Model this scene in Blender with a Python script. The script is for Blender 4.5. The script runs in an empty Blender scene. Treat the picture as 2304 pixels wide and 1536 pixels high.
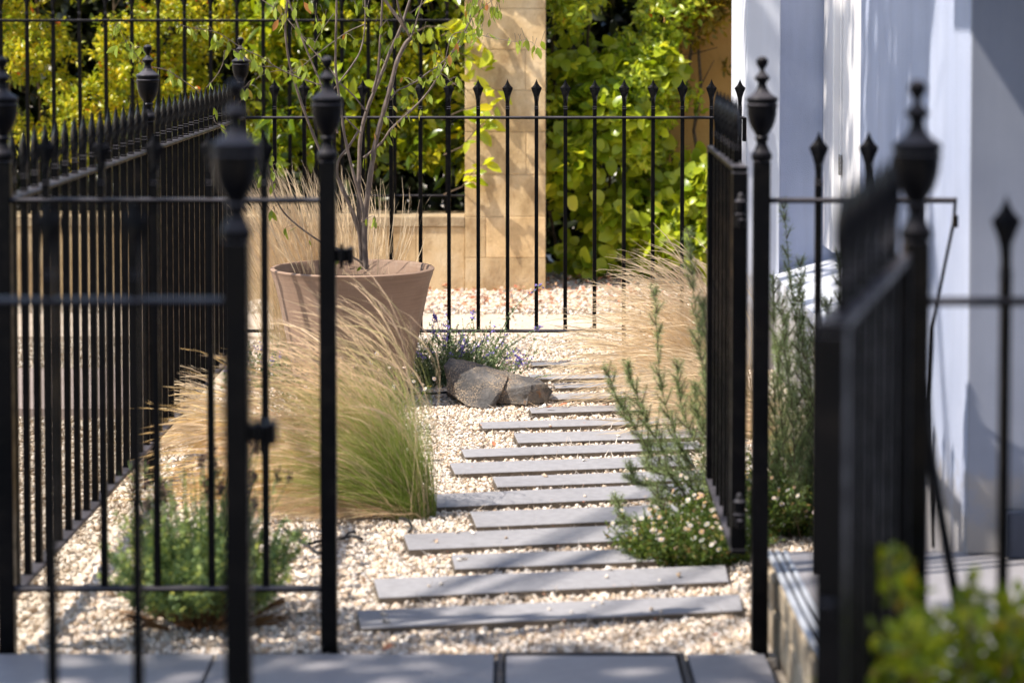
import bpy, bmesh, math, random
import numpy as np
from mathutils import Vector, Matrix, noise as mnoise

# ------------------------------------------------------------------ camera, sky, sun
W0, H0, F = 2304.0, 1536.0, 5440.0            # photograph's frame, focal length in its pixels
PITCH = math.radians(3.0)
HORIZON = 30.0
PP = HORIZON + F * math.tan(PITCH)            # principal point row
EYE = 1.5
scene = bpy.context.scene
COL = scene.collection
cam_d = bpy.data.cameras.new('camera')
cam = bpy.data.objects.new('camera', cam_d)
COL.objects.link(cam)
cam.location = (0, 0, EYE)
cam.rotation_euler = (math.radians(90) - PITCH, 0, 0)
cam_d.sensor_width = 36
cam_d.lens = 85
cam_d.shift_y = -(H0 / 2 - PP) / W0
cam_d.clip_end = 500
cam_d.clip_start = 0.05
cam_d.dof.use_dof = True
cam_d.dof.focus_distance = 9.1
cam_d.dof.aperture_fstop = 3.1
scene.camera = cam

SUN_H = Vector((-0.935, -0.355)).normalized()     # horizontal direction towards the sun
SUN_EL = math.radians(55)
world = bpy.data.worlds.new("World")
scene.world = world
world.use_nodes = True
wn = world.node_tree
bg = wn.nodes['Background']
sky = wn.nodes.new('ShaderNodeTexSky')
sky.sky_type = 'NISHITA'
sky.sun_disc = False
sky.sun_elevation = SUN_EL
sky.sun_rotation = math.atan2(SUN_H.x, SUN_H.y)
wn.links.new(sky.outputs[0], bg.inputs['Color'])
bg.inputs['Strength'].default_value = 0.13
sun_d = bpy.data.lights.new('sun', 'SUN')
sun_d.energy = 4.7
sun_d.angle = math.radians(0.7)
sun_d.color = (1.0, 0.915, 0.8)
sun = bpy.data.objects.new('sun', sun_d)
COL.objects.link(sun)
S = Vector((SUN_H.x * math.cos(SUN_EL), SUN_H.y * math.cos(SUN_EL), math.sin(SUN_EL)))
sun.rotation_euler = S.to_track_quat('Z', 'Y').to_euler()
sun.location = (-6, -4, 12)
scene.view_settings.view_transform = 'Standard'
scene.view_settings.look = 'None'
scene.view_settings.gamma = 1
scene.view_settings.exposure = 0.7
scene.render.engine = 'CYCLES'
scene.cycles.max_bounces = 6
scene.cycles.transparent_max_bounces = 6
scene.cycles.use_denoising = True

rng = np.random.default_rng(7)
random.seed(7)


def ray(px, py):
    xc = (px - W0 / 2) / F
    yc = (PP - py) / F
    return (xc, math.cos(PITCH) + yc * math.sin(PITCH), -math.sin(PITCH) + yc * math.cos(PITCH))


def G(px, py, z=0.0):
    """where the sight line through a photo pixel meets the level z"""
    r = ray(px, py)
    t = (z - EYE) / r[2]
    return Vector((r[0] * t, r[1] * t, z))


def P(px, py, y):
    """the point at depth y seen at a photo pixel"""
    r = ray(px, py)
    t = y / r[1]
    return Vector((r[0] * t, y, EYE + r[2] * t))


# ------------------------------------------------------------------ materials
def mat(name):
    m = bpy.data.materials.new(name)
    m.use_nodes = True
    nt = m.node_tree
    b = nt.nodes['Principled BSDF']
    return m, nt, b


def node(nt, typ, **kw):
    n = nt.nodes.new(typ)
    for k, v in kw.items():
        if k.startswith('i_'):
            n.inputs[k[2:].replace('_', ' ')].default_value = v
        else:
            setattr(n, k, v)
    return n


def ramp(nt, src, stops, interp='LINEAR'):
    r = nt.nodes.new('ShaderNodeValToRGB')
    cr = r.color_ramp
    cr.interpolation = interp
    while len(cr.elements) > 1:
        cr.elements.remove(cr.elements[-1])
    cr.elements[0].position = stops[0][0]
    cr.elements[0].color = (*stops[0][1], 1)
    for p, c in stops[1:]:
        e = cr.elements.new(p)
        e.color = (*c, 1)
    nt.links.new(src, r.inputs[0])
    return r.outputs[0]


def coords(nt, scale=1.0, kind='Object'):
    t = nt.nodes.new('ShaderNodeTexCoord')
    if scale == 1.0:
        return t.outputs[kind]
    mp = nt.nodes.new('ShaderNodeMapping')
    mp.inputs['Scale'].default_value = (scale,) * 3 if not hasattr(scale, '__len__') else scale
    nt.links.new(t.outputs[kind], mp.inputs[0])
    return mp.outputs[0]


def pos(nt, scale=1.0):
    g = nt.nodes.new('ShaderNodeNewGeometry')
    mp = nt.nodes.new('ShaderNodeMapping')
    mp.inputs['Scale'].default_value = (scale,) * 3 if not hasattr(scale, '__len__') else scale
    nt.links.new(g.outputs['Position'], mp.inputs[0])
    return mp.outputs[0]


def noise(nt, vec, scale, detail=4, rough=0.55):
    n = nt.nodes.new('ShaderNodeTexNoise')
    n.inputs['Scale'].default_value = scale
    n.inputs['Detail'].default_value = detail
    n.inputs['Roughness'].default_value = rough
    nt.links.new(vec, n.inputs['Vector'])
    return n.outputs['Fac']


def mixc(nt, fac, a, b, mode='MIX'):
    n = nt.nodes.new('ShaderNodeMix')
    n.data_type = 'RGBA'
    n.blend_type = mode
    for sock, v in ((n.inputs[0], fac), (n.inputs[6], a), (n.inputs[7], b)):
        if hasattr(v, 'is_linked'):
            nt.links.new(v, sock)
        elif isinstance(v, (int, float)):
            sock.default_value = v
        else:
            sock.default_value = (*v, 1)
    return n.outputs[2]


def bump(nt, b, h, strength=0.3, dist=0.01):
    n = nt.nodes.new('ShaderNodeBump')
    n.inputs['Strength'].default_value = strength
    n.inputs['Distance'].default_value = dist
    nt.links.new(h, n.inputs['Height'])
    nt.links.new(n.outputs[0], b.inputs['Normal'])


def surf(name, stops, scale=6, rough=0.8, bscale=60, bstr=0.3, bdist=0.004, detail=5, spec=0.4, fine=None):
    m, nt, b = mat(name)
    v = pos(nt)
    c = ramp(nt, noise(nt, v, scale, detail), stops)
    if fine:
        c2 = ramp(nt, noise(nt, v, fine[0], 3), [(0.35, (fine[1],) * 3), (0.65, (1, 1, 1))])
        c = mixc(nt, 1.0, c, c2, 'MULTIPLY')
    nt.links.new(c, b.inputs['Base Color'])
    b.inputs['Roughness'].default_value = rough
    b.inputs['Specular IOR Level'].default_value = spec
    bump(nt, b, noise(nt, v, bscale, 4), bstr, bdist)
    return m


def leafmat(name, stops, trans=0.35, rough=0.42, spec=0.5, attr='rnd', tint=None):
    """leaf with a random colour per leaf (attribute) and light passing through it"""
    m, nt, b = mat(name)
    a = node(nt, 'ShaderNodeAttribute', attribute_name=attr)
    c = ramp(nt, a.outputs['Fac'], stops)
    nt.links.new(c, b.inputs['Base Color'])
    b.inputs['Roughness'].default_value = rough
    b.inputs['Specular IOR Level'].default_value = spec
    tr = nt.nodes.new('ShaderNodeBsdfTranslucent')
    tc = mixc(nt, 1.0, c, tint or (1.5, 1.35, 0.5), 'MULTIPLY')
    nt.links.new(tc, tr.inputs['Color'])
    mx = nt.nodes.new('ShaderNodeMixShader')
    mx.inputs[0].default_value = trans
    nt.links.new(b.outputs[0], mx.inputs[1])
    nt.links.new(tr.outputs[0], mx.inputs[2])
    nt.links.new(mx.outputs[0], nt.nodes['Material Output'].inputs[0])
    return m


M = {}
# black gloss paint on iron, with a little dust, chips and painted-in sky sheen
m, nt, b = mat('black_paint')
v = pos(nt)
dust_and_sheen = ramp(nt, noise(nt, v, 22, 5), [(0.5, (0.0022, 0.002, 0.0026)), (0.85, (0.009, 0.0075, 0.007))])
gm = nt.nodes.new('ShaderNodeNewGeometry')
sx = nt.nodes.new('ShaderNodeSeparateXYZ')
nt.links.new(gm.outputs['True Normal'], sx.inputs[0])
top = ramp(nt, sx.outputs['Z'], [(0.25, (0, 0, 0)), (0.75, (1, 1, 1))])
dust_and_sheen = mixc(nt, mixc(nt, 1.0, top, ramp(nt, noise(nt, v, 9, 4), [(0.3, (.35,) * 3), (0.7, (1,) * 3)]), 'MULTIPLY'), dust_and_sheen, (0.1, 0.094, 0.108))  # upward faces lightened, sky sheen put into the colour
nt.links.new(dust_and_sheen, b.inputs['Base Color'])
nt.links.new(ramp(nt, noise(nt, v, 30, 4), [(0.35, (0.28,) * 3), (0.7, (0.5,) * 3)]), b.inputs['Roughness'])
b.inputs['Specular IOR Level'].default_value = 0.09
bump(nt, b, noise(nt, v, 180, 3), 0.2, 0.001)
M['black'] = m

M['soil'] = surf('gravel_base', [(0.3, (0.5, 0.42, 0.33)), (0.7, (0.68, 0.6, 0.5))], 30, 0.95, 90, 0.8, 0.01)
M['sand'] = surf('compacted_sand', [(0.3, (0.6, 0.48, 0.37)), (0.7, (0.74, 0.62, 0.5))], 5, 0.95, 150, 0.5, 0.004, fine=(120, 0.8))
M['drive'] = surf('pink_paving', [(0.3, (0.36, 0.29, 0.26)), (0.7, (0.45, 0.37, 0.34))], 3, 0.9, 150, 0.3, 0.003)
M['slate'] = surf('grey_sandstone', [(0.25, (0.27, 0.265, 0.285)), (0.5, (0.315, 0.31, 0.33)), (0.78, (0.35, 0.342, 0.358))], 2.6, 0.78, 70, 0.4, 0.003, fine=(38, 0.84))
M['slate_edge'] = surf('sawn_slab_edge', [(0.3, (0.09, 0.072, 0.056)), (0.7, (0.16, 0.13, 0.1))], 20, 0.9, 100, 0.4, 0.002)
M['porcelain'] = surf('grey_paving', [(0.25, (0.25, 0.245, 0.265)), (0.5, (0.3, 0.29, 0.31)), (0.8, (0.35, 0.34, 0.35))], 1.8, 0.5, 120, 0.15, 0.001, fine=(30, 0.93))
M['joint'] = surf('dark_joint', [(0.3, (0.1, 0.1, 0.11)), (0.7, (0.16, 0.16, 0.17))], 30, 0.9)
M['alu'] = mat('grooved_aluminium')[0]
b = M['alu'].node_tree.nodes['Principled BSDF']
b.inputs['Base Color'].default_value = (0.55, 0.58, 0.64, 1)
b.inputs['Metallic'].default_value = 0.35
b.inputs['Roughness'].default_value = 0.42
M['alu_dark'] = mat('dark_insert')[0]
M['alu_dark'].node_tree.nodes['Principled BSDF'].inputs['Base Color'].default_value = (0.03, 0.03, 0.035, 1)
M['riser'] = surf('rubble_riser', [(0.3, (0.2, 0.15, 0.1)), (0.55, (0.42, 0.34, 0.24)), (0.75, (0.55, 0.47, 0.36))], 14, 0.95, 40, 1.0, 0.012)


def whitewall(name, lo, hi, grain, gstr):
    m, nt, b = mat(name)
    v = pos(nt)
    c = ramp(nt, noise(nt, v, 2.2, 5), [(0.3, lo), (0.7, hi)])
    st = ramp(nt, noise(nt, pos(nt, (7, 7, 0.7)), 2.0, 4), [(0.35, (0.9, 0.9, 0.9)), (0.65, (1, 1, 1))])
    c = mixc(nt, 1.0, c, st, 'MULTIPLY')
    gp = nt.nodes.new('ShaderNodeNewGeometry'); sz = nt.nodes.new('ShaderNodeSeparateXYZ'); nt.links.new(gp.outputs['Position'], sz.inputs[0])
    ad = node(nt, 'ShaderNodeMath', operation='MULTIPLY_ADD'); nt.links.new(noise(nt, pos(nt), 9, 5, .7), ad.inputs[0]); ad.inputs[1].default_value = -.55; nt.links.new(sz.outputs['Z'], ad.inputs[2])
    c = mixc(nt, ramp(nt, ad.outputs[0], [(0.0, (.75,) * 3), (0.12, (0, 0, 0))]), c, (0.3, 0.27, 0.24))   # splash dirt near the ground
    nt.links.new(c, b.inputs['Base Color'])
    b.inputs['Roughness'].default_value = 0.75
    bump(nt, b, noise(nt, v, grain, 4, 0.6), gstr, 0.006)
    return m


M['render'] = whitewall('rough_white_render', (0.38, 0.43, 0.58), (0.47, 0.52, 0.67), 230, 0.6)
M['render_shaded'] = whitewall('shaded_white_render', (0.19, 0.21, 0.27), (0.26, 0.28, 0.34), 260, 0.3)  # darker copy of the white render, porch shade put into its colour
M['smooth'] = whitewall('smooth_white_render', (0.56, 0.59, 0.68), (0.66, 0.69, 0.77), 30, 0.12)
M['gloss_white'] = whitewall('white_gloss_paint', (0.76, 0.75, 0.76), (0.84, 0.83, 0.84), 18, 0.05)
M['gloss_white'].node_tree.nodes['Principled BSDF'].inputs['Roughness'].default_value = 0.3
m, nt, b = mat('window_glass')
b.inputs['Base Color'].default_value = (0.03, 0.035, 0.045, 1)
b.inputs['Roughness'].default_value = 0.06
M['glass'] = m
m, nt, b = mat('galvanised_steel')
b.inputs['Base Color'].default_value = (0.3, 0.29, 0.28, 1)
b.inputs['Metallic'].default_value = 0.8
b.inputs['Roughness'].default_value = 0.4
M['steel'] = m
M['navy'] = surf('navy_paint', [(0.3, (0.02, 0.028, 0.05)), (0.7, (0.035, 0.045, 0.075))], 5, 0.35, 60, 0.1, 0.001)


def stonemat(name, a, bb, c3, scale):
    m, nt, b = mat(name)
    v = pos(nt)
    at = node(nt, 'ShaderNodeAttribute', attribute_name='rnd')
    c = ramp(nt, noise(nt, v, scale, 6, 0.6), [(0.28, a), (0.5, bb), (0.72, c3)])
    vr = ramp(nt, at.outputs['Fac'], [(0, (0.82, 0.8, 0.77)), (0.5, (0.95, 0.94, 0.92)), (1, (1.08, 1.04, 0.98))])
    c = mixc(nt, 1.0, c, vr, 'MULTIPLY')
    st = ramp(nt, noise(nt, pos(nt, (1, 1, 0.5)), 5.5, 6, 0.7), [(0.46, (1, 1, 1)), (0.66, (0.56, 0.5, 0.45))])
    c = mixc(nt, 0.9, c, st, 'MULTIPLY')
    pits = ramp(nt, noise(nt, v, 130, 3, 0.7), [(0.3, (0.7, 0.66, 0.6)), (0.42, (1, 1, 1))])
    c = mixc(nt, 0.7, c, pits, 'MULTIPLY')
    nt.links.new(c, b.inputs['Base Color'])
    b.inputs['Roughness'].default_value = 0.92
    b.inputs['Specular IOR Level'].default_value = 0.2
    bump(nt, b, noise(nt, v, 60, 6, 0.7), 0.7, 0.008)
    return m


M['ashlar'] = stonemat('golden_limestone', (0.5, 0.35, 0.18), (0.7, 0.52, 0.3), (0.78, 0.63, 0.42), 5)
M['mortar'] = surf('lime_mortar', [(0.3, (0.6, 0.48, 0.32)), (0.7, (0.72, 0.6, 0.43))], 20, 0.95, 90, 0.5, 0.004)
M['coping'] = stonemat('weathered_stone', (0.34, 0.26, 0.17), (0.5, 0.39, 0.25), (0.6, 0.5, 0.36), 5)
M['ochre'] = surf('ochre_wall', [(0.3, (0.4, 0.22, 0.06)), (0.7, (0.55, 0.32, 0.1))], 3, 0.95, 40, 0.5, 0.01)

# terracotta pot, thrown rings
m, nt, b = mat('brown_terracotta')
v = pos(nt)
c = ramp(nt, noise(nt, v, 7, 5), [(0.3, (0.245, 0.157, 0.108)), (0.7, (0.325, 0.218, 0.156))])
rg = noise(nt, pos(nt, (1.2, 1.2, 30)), 4, 4)
c = mixc(nt, 1.0, c, ramp(nt, rg, [(0.35, (0.88, 0.88, 0.88)), (0.65, (1.05, 1.05, 1.05))]), 'MULTIPLY')
nt.links.new(c, b.inputs['Base Color'])
bl = ramp(nt, noise(nt, pos(nt, (1, 1, .45)), 9, 7, .7), [(0.55, (0, 0, 0)), (0.75, (.55,) * 3)])
c = mixc(nt, bl, c, (0.46, 0.4, 0.34))
nt.links.new(c, b.inputs['Base Color'])
b.inputs['Roughness'].default_value = 0.75
bump(nt, b, rg, 0.35, 0.003)
M['terracotta'] = m
M['compost'] = surf('dark_compost', [(0.3, (0.02, 0.014, 0.01)), (0.7, (0.07, 0.05, 0.035))], 60, 1, 80, 1, 0.01)

# gravel stones: colour by stone
m, nt, b = mat('cream_gravel')
at = node(nt, 'ShaderNodeAttribute', attribute_name='rnd')
c = ramp(nt, at.outputs['Fac'], [(0, (0.4, 0.3, 0.21)), (0.05, (0.58, 0.43, 0.3)), (0.14, (0.72, 0.58, 0.44)), (0.4, (0.81, 0.7, 0.6)),
                                 (0.62, (0.83, 0.76, 0.69)), (0.85, (0.86, 0.81, 0.76)), (0.965, (0.8, 0.62, 0.47)), (0.985, (0.3, 0.27, 0.26)), (1, (0.2, 0.17, 0.16))])
c = mixc(nt, 1.0, c, ramp(nt, noise(nt, pos(nt), 110, 3), [(0.3, (0.8, 0.76, 0.7)), (0.6, (1, 1, 1))]), 'MULTIPLY')
nt.links.new(c, b.inputs['Base Color'])
b.inputs['Roughness'].default_value = 0.85
b.inputs['Specular IOR Level'].default_value = 0.25
bump(nt, b, noise(nt, pos(nt), 240, 3), 0.4, 0.002)
M['gravel'] = m
m, nt, b = mat('drive_gravel')
at = node(nt, 'ShaderNodeAttribute', attribute_name='rnd')
c = ramp(nt, at.outputs['Fac'], [(0, (0.3, 0.22, 0.15)), (0.3, (0.55, 0.45, 0.34)), (0.7, (0.7, 0.61, 0.5)), (1, (0.74, 0.67, 0.58))])
nt.links.new(c, b.inputs['Base Color'])
b.inputs['Roughness'].default_value = 0.9
M['gravel2'] = m
m, nt, b = mat('leaf_litter')
at = node(nt, 'ShaderNodeAttribute', attribute_name='rnd')
c = ramp(nt, at.outputs['Fac'], [(0, (0.36, 0.11, 0.05)), (0.3, (0.52, 0.2, 0.1)), (0.6, (0.66, 0.36, 0.24)), (0.8, (0.4, 0.22, 0.1)), (1, (0.75, 0.6, 0.45))])
nt.links.new(c, b.inputs['Base Color'])
b.inputs['Roughness'].default_value = 0.8
M['litter'] = m

# rock
m, nt, b = mat('dark_boulder')
v = pos(nt)
c = ramp(nt, noise(nt, v, 9, 8, 0.68), [(0.3, (0.035, 0.034, 0.036)), (0.5, (0.095, 0.09, 0.09)), (0.68, (0.22, 0.205, 0.195))])
lich = ramp(nt, noise(nt, v, 190, 4, 0.75), [(0.5, (0, 0, 0)), (0.57, (1, 1, 1))])
patch = ramp(nt, noise(nt, v, 8, 4, 0.6), [(0.42, (0, 0, 0)), (0.56, (1, 1, 1))])
c = mixc(nt, mixc(nt, 1.0, lich, patch, 'MULTIPLY'), c, (0.5, 0.38, 0.26))
rust = ramp(nt, noise(nt, pos(nt, (1, 1, 1.0)), 10.5, 6, 0.7), [(0.62, (0, 0, 0)), (0.7, (1, 1, 1))])
c = mixc(nt, mixc(nt, 1.0, rust, (0.8, 0.8, 0.8), 'MULTIPLY'), c, (0.34, 0.15, 0.04))
nt.links.new(c, b.inputs['Base Color'])
b.inputs['Roughness'].default_value = 0.75
bump(nt, b, noise(nt, v, 42, 9, 0.75), 0.9, 0.02)
M['rock'] = m

# bark of the young tree
m, nt, b = mat('grey_brown_bark')
v = pos(nt)
c = ramp(nt, noise(nt, pos(nt, (1, 1, 0.35)), 60, 5), [(0.3, (0.08, 0.055, 0.042)), (0.55, (0.155, 0.115, 0.092)), (0.75, (0.24, 0.19, 0.16))])
nt.links.new(c, b.inputs['Base Color'])
b.inputs['Roughness'].default_value = 0.6
bump(nt, b, noise(nt, v, 200, 4), 0.4, 0.002)
M['bark'] = m
M['twig'] = surf('brown_twigs', [(0.3, (0.06, 0.04, 0.025)), (0.7, (0.14, 0.1, 0.065))], 40, 0.9)
M['woody'] = surf('dry_rusty_stems', [(0.3, (0.1, 0.045, 0.015)), (0.7, (0.26, 0.13, 0.05))], 40, 0.9)
M['hose'] = mat('black_hose')[0]
M['hose'].node_tree.nodes['Principled BSDF'].inputs['Base Color'].default_value = (0.012, 0.012, 0.014, 1)
M['teal'] = mat('teal_plastic')[0]
M['teal'].node_tree.nodes['Principled BSDF'].inputs['Base Color'].default_value = (0.01, 0.2, 0.17, 1)

M['leaf_young'] = leafmat('young_tree_leaf', [(0, (0.17, 0.24, 0.02)), (0.6, (0.25, 0.33, 0.04)), (0.93, (0.32, 0.38, 0.06)), (1, (0.4, 0.14, 0.05))], 0.42, 0.4)
M['leaf_gold'] = leafmat('golden_hedge_leaf', [(0, (0.09, 0.12, 0.008)), (0.25, (0.22, 0.3, 0.015)), (0.55, (0.47, 0.48, 0.018)), (0.85, (0.72, 0.6, 0.025)), (0.925, (0.6, 0.4, 0.03)), (0.94, (0.8, 0.2, 0.03)), (1, (0.85, 0.14, 0.03))], 0.4, 0.32)
M['leaf_laurel'] = leafmat('laurel_leaf', [(0, (0.03, 0.06, 0.006)), (0.35, (0.12, 0.19, 0.01)), (0.65, (0.33, 0.42, 0.015)), (0.88, (0.6, 0.6, 0.02)), (0.97, (0.65, 0.5, 0.03)), (0.98, (0.7, 0.16, 0.03)), (1, (0.7, 0.12, 0.03))], 0.38, 0.25, 0.6)
M['leaf_climber'] = leafmat('climber_leaf', [(0, (0.06, 0.11, 0.008)), (0.25, (0.22, 0.32, 0.02)), (0.6, (0.44, 0.52, 0.035)), (0.95, (0.68, 0.7, 0.09)), (0.965, (0.75, 0.24, 0.04)), (1, (0.8, 0.18, 0.04))], 0.45, 0.32)
M['leaf_olive'] = leafmat('olive_shrub_leaf', [(0, (0.05, 0.05, 0.008)), (0.5, (0.22, 0.17, 0.012)), (0.9, (0.42, 0.3, 0.02)), (1, (0.6, 0.18, 0.03))], 0.35, 0.4)
M['leaf_box'] = leafmat('box_leaf', [(0, (0.07, 0.11, 0.01)), (0.5, (0.24, 0.32, 0.015)), (0.9, (0.5, 0.5, 0.02)), (1, (0.5, 0.24, 0.04))], 0.35, 0.3)
M['leaf_grey'] = leafmat('grey_green_leaf', [(0, (0.12, 0.18, 0.08)), (0.5, (0.25, 0.35, 0.14)), (0.85, (0.48, 0.57, 0.2)), (1, (0.7, 0.7, 0.14))], 0.25, 0.6, 0.3, tint=(1.2, 1.2, 0.7))
M['leaf_feather'] = leafmat('feathery_leaf', [(0, (0.13, 0.18, 0.075)), (0.5, (0.24, 0.31, 0.13)), (1, (0.38, 0.45, 0.2))], 0.25, 0.6, 0.3, tint=(1.2, 1.2, 0.6))
M['leaf_mint'] = leafmat('catmint_leaf', [(0, (0.14, 0.2, 0.09)), (0.5, (0.27, 0.36, 0.18)), (1, (0.42, 0.5, 0.28))], 0.25, 0.6, 0.3, tint=(1.2, 1.2, 0.8))
M['leaf_daisy'] = leafmat('daisy_foliage', [(0, (0.04, 0.08, 0.012)), (0.5, (0.09, 0.15, 0.02)), (0.9, (0.17, 0.22, 0.03)), (1, (0.3, 0.14, 0.05))], 0.3, 0.5)
M['leaf_dark'] = leafmat('shade_backdrop_leaf', [(0, (0.008, 0.012, 0.004)), (0.7, (0.02, 0.03, 0.006)), (1, (0.05, 0.06, 0.01))], 0.08, 0.35)  # near-black leaves, the shade of hedge gaps put into their colour
M['leaf_tree'] = leafmat('street_tree_leaf', [(0, (0.05, 0.09, 0.012)), (1, (0.1, 0.16, 0.02))], 0.12, 0.4)
M['purple'] = leafmat('violet_flower', [(0, (0.22, 0.16, 0.6)), (1, (0.46, 0.38, 0.85))], 0.25, 0.7, 0.2, tint=(1.1, 1, 1.2))
M['lav_head'] = leafmat('faded_flower_head', [(0, (0.05, 0.03, 0.035)), (1, (0.14, 0.085, 0.08))], 0.1, 0.8, 0.2, tint=(1, 1, 1))
M['petal'] = leafmat('white_petal', [(0, (0.8, 0.74, 0.74)), (0.7, (0.86, 0.84, 0.84)), (0.85, (0.75, 0.5, 0.5)), (1, (0.6, 0.35, 0.25))], 0.2, 0.7, 0.2, tint=(1, 1, 1))
M['yellow'] = leafmat('yellow_disc', [(0, (0.6, 0.38, 0.03)), (1, (0.7, 0.5, 0.05))], 0.1, 0.7, 0.2, tint=(1, 1, 1))


def grassmat(name, base, mid, tip, dry):
    m, nt, b = mat(name)
    t = node(nt, 'ShaderNodeAttribute', attribute_name='tt')
    r = node(nt, 'ShaderNodeAttribute', attribute_name='rnd')
    c = ramp(nt, t.outputs['Fac'], [(0.0, base), (0.5, mid), (0.95, tip)])
    dr = ramp(nt, r.outputs['Fac'], [(0.0, (0, 0, 0)), (0.45, (0.15, 0.15, 0.15)), (0.75, (1, 1, 1))])
    c = mixc(nt, dr, c, dry)
    c = mixc(nt, 1.0, c, ramp(nt, noise(nt, pos(nt), 25, 3), [(0.3, (0.75, 0.75, 0.75)), (0.7, (1.15, 1.15, 1.1))]), 'MULTIPLY')
    nt.links.new(c, b.inputs['Base Color'])
    b.inputs['Roughness'].default_value = 0.5
    tr = nt.nodes.new('ShaderNodeBsdfTranslucent')
    nt.links.new(c, tr.inputs['Color'])
    mx = nt.nodes.new('ShaderNodeMixShader')
    mx.inputs[0].default_value = 0.45
    nt.links.new(b.outputs[0], mx.inputs[1])
    nt.links.new(tr.outputs[0], mx.inputs[2])
    nt.links.new(mx.outputs[0], nt.nodes['Material Output'].inputs[0])
    return m


M['grass_green'] = grassmat('green_feather_grass', (0.1, 0.17, 0.02), (0.3, 0.44, 0.05), (0.7, 0.6, 0.3), (0.88, 0.65, 0.45))
M['grass_gold'] = grassmat('golden_feather_grass', (0.22, 0.26, 0.03), (0.55, 0.45, 0.13), (0.84, 0.6, 0.3), (0.84, 0.58, 0.26))
M['grass_blond'] = grassmat('blond_feather_grass', (0.4, 0.36, 0.13), (0.76, 0.64, 0.4), (0.88, 0.73, 0.53), (0.86, 0.69, 0.48))


# ------------------------------------------------------------------ object helpers
def tag(o, label=None, cat=None, group=None, kind=None):
    if label: o['label'] = label
    if cat: o['category'] = cat
    if group: o['group'] = group
    if kind: o['kind'] = kind
    return o


def link(name, me, parent=None, loc=None, rz=None):
    o = bpy.data.objects.new(name, me)
    COL.objects.link(o)
    if parent is not None: o.parent = parent
    if loc is not None: o.location = loc
    if rz is not None: o.rotation_euler = (0, 0, rz)
    return o


def thing(name, label, cat, loc=(0, 0, 0), rz=0, group=None):
    return tag(link(name, None, None, loc, rz), label, cat, group)


class MB:
    def __init__(s):
        s.bm = bmesh.new()

    def box(s, c, size, rz=0, bev=0, mi=0):
        hx, hy, hz = size[0] / 2, size[1] / 2, size[2] / 2
        r = bmesh.ops.create_cube(s.bm, size=1)
        vs = r['verts']
        ca, sa = math.cos(rz), math.sin(rz)
        for v in vs:
            x, y, z = v.co.x * 2 * hx, v.co.y * 2 * hy, v.co.z * 2 * hz
            v.co = (c[0] + x * ca - y * sa, c[1] + x * sa + y * ca, c[2] + z)
        fs = set(f for v in vs for f in v.link_faces)
        for f in fs: f.material_index = mi
        if bev:
            es = list(set(e for v in vs for e in v.link_edges))
            bmesh.ops.bevel(s.bm, geom=es, offset=bev, segments=1, profile=0.7, affect='EDGES')
        return s

    def lathe(s, prof, c=(0, 0, 0), n=24, sy=1.0, rot=0, cap=True):
        """prof: list of (r, z) or (rx, ry, z)"""
        rings = []
        for p in prof:
            rx, ry, z = (p[0], p[0] * sy, p[1]) if len(p) == 2 else p
            rings.append([s.bm.verts.new((c[0] + rx * math.cos(rot + 2 * math.pi * k / n),
                                          c[1] + ry * math.sin(rot + 2 * math.pi * k / n), c[2] + z)) for k in range(n)])
        for a, bb in zip(rings, rings[1:]):
            for k in range(n):
                s.bm.faces.new((a[k], a[(k + 1) % n], bb[(k + 1) % n], bb[k]))
        if cap:
            s.bm.faces.new(rings[0][::-1])
            s.bm.faces.new(rings[-1])
        return s

    def tube(s, pts, rad, n=6):
        pts = [Vector(p) for p in pts]
        rings = []
        ref = Vector((0.3, 0.9, 0.2)).normalized()
        for i, p in enumerate(pts):
            d = (pts[min(i + 1, len(pts) - 1)] - pts[max(i - 1, 0)]).normalized()
            u = d.cross(ref)
            if u.length < 0.05: u = d.cross(Vector((1, 0, 0)))
            u.normalize()
            w = d.cross(u)
            r = rad[i] if hasattr(rad, '__len__') else rad
            rings.append([s.bm.verts.new(p + (u * math.cos(2 * math.pi * k / n) + w * math.sin(2 * math.pi * k / n)) * r) for k in range(n)])
        for a, bb in zip(rings, rings[1:]):
            for k in range(n):
                s.bm.faces.new((a[k], a[(k + 1) % n], bb[(k + 1) % n], bb[k]))
        s.bm.faces.new(rings[0][::-1])
        s.bm.faces.new(rings[-1])
        return s

    def poly(s, pts, z0, z1, mi=0, mi_side=None):
        lo = [s.bm.verts.new((p[0], p[1], z0)) for p in pts]
        hi = [s.bm.verts.new((p[0], p[1], z1)) for p in pts]
        f = s.bm.faces.new(hi); f.material_index = mi
        s.bm.faces.new(lo[::-1]).material_index = mi
        for k in range(len(pts)):
            f = s.bm.faces.new((lo[k], lo[(k + 1) % len(pts)], hi[(k + 1) % len(pts)], hi[k]))
            f.material_index = mi if mi_side is None else mi_side
        return s

    def mesh(s, name, mats, smooth=False):
        bmesh.ops.recalc_face_normals(s.bm, faces=s.bm.faces)
        me = bpy.data.meshes.new(name)
        s.bm.to_mesh(me)
        s.bm.free()
        for m_ in (mats if isinstance(mats, (list, tuple)) else [mats]):
            me.materials.append(m_)
        if smooth:
            me.polygons.foreach_set('use_smooth', [True] * len(me.polygons))
            try:
                me.set_sharp_from_angle(angle=math.radians(smooth if smooth > 1 else 40))
            except Exception:
                pass
        return me

    def build(s, name, mats, parent=None, smooth=False, loc=None, rz=None):
        return link(name, s.mesh(name, mats, smooth), parent, loc, rz)


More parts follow.
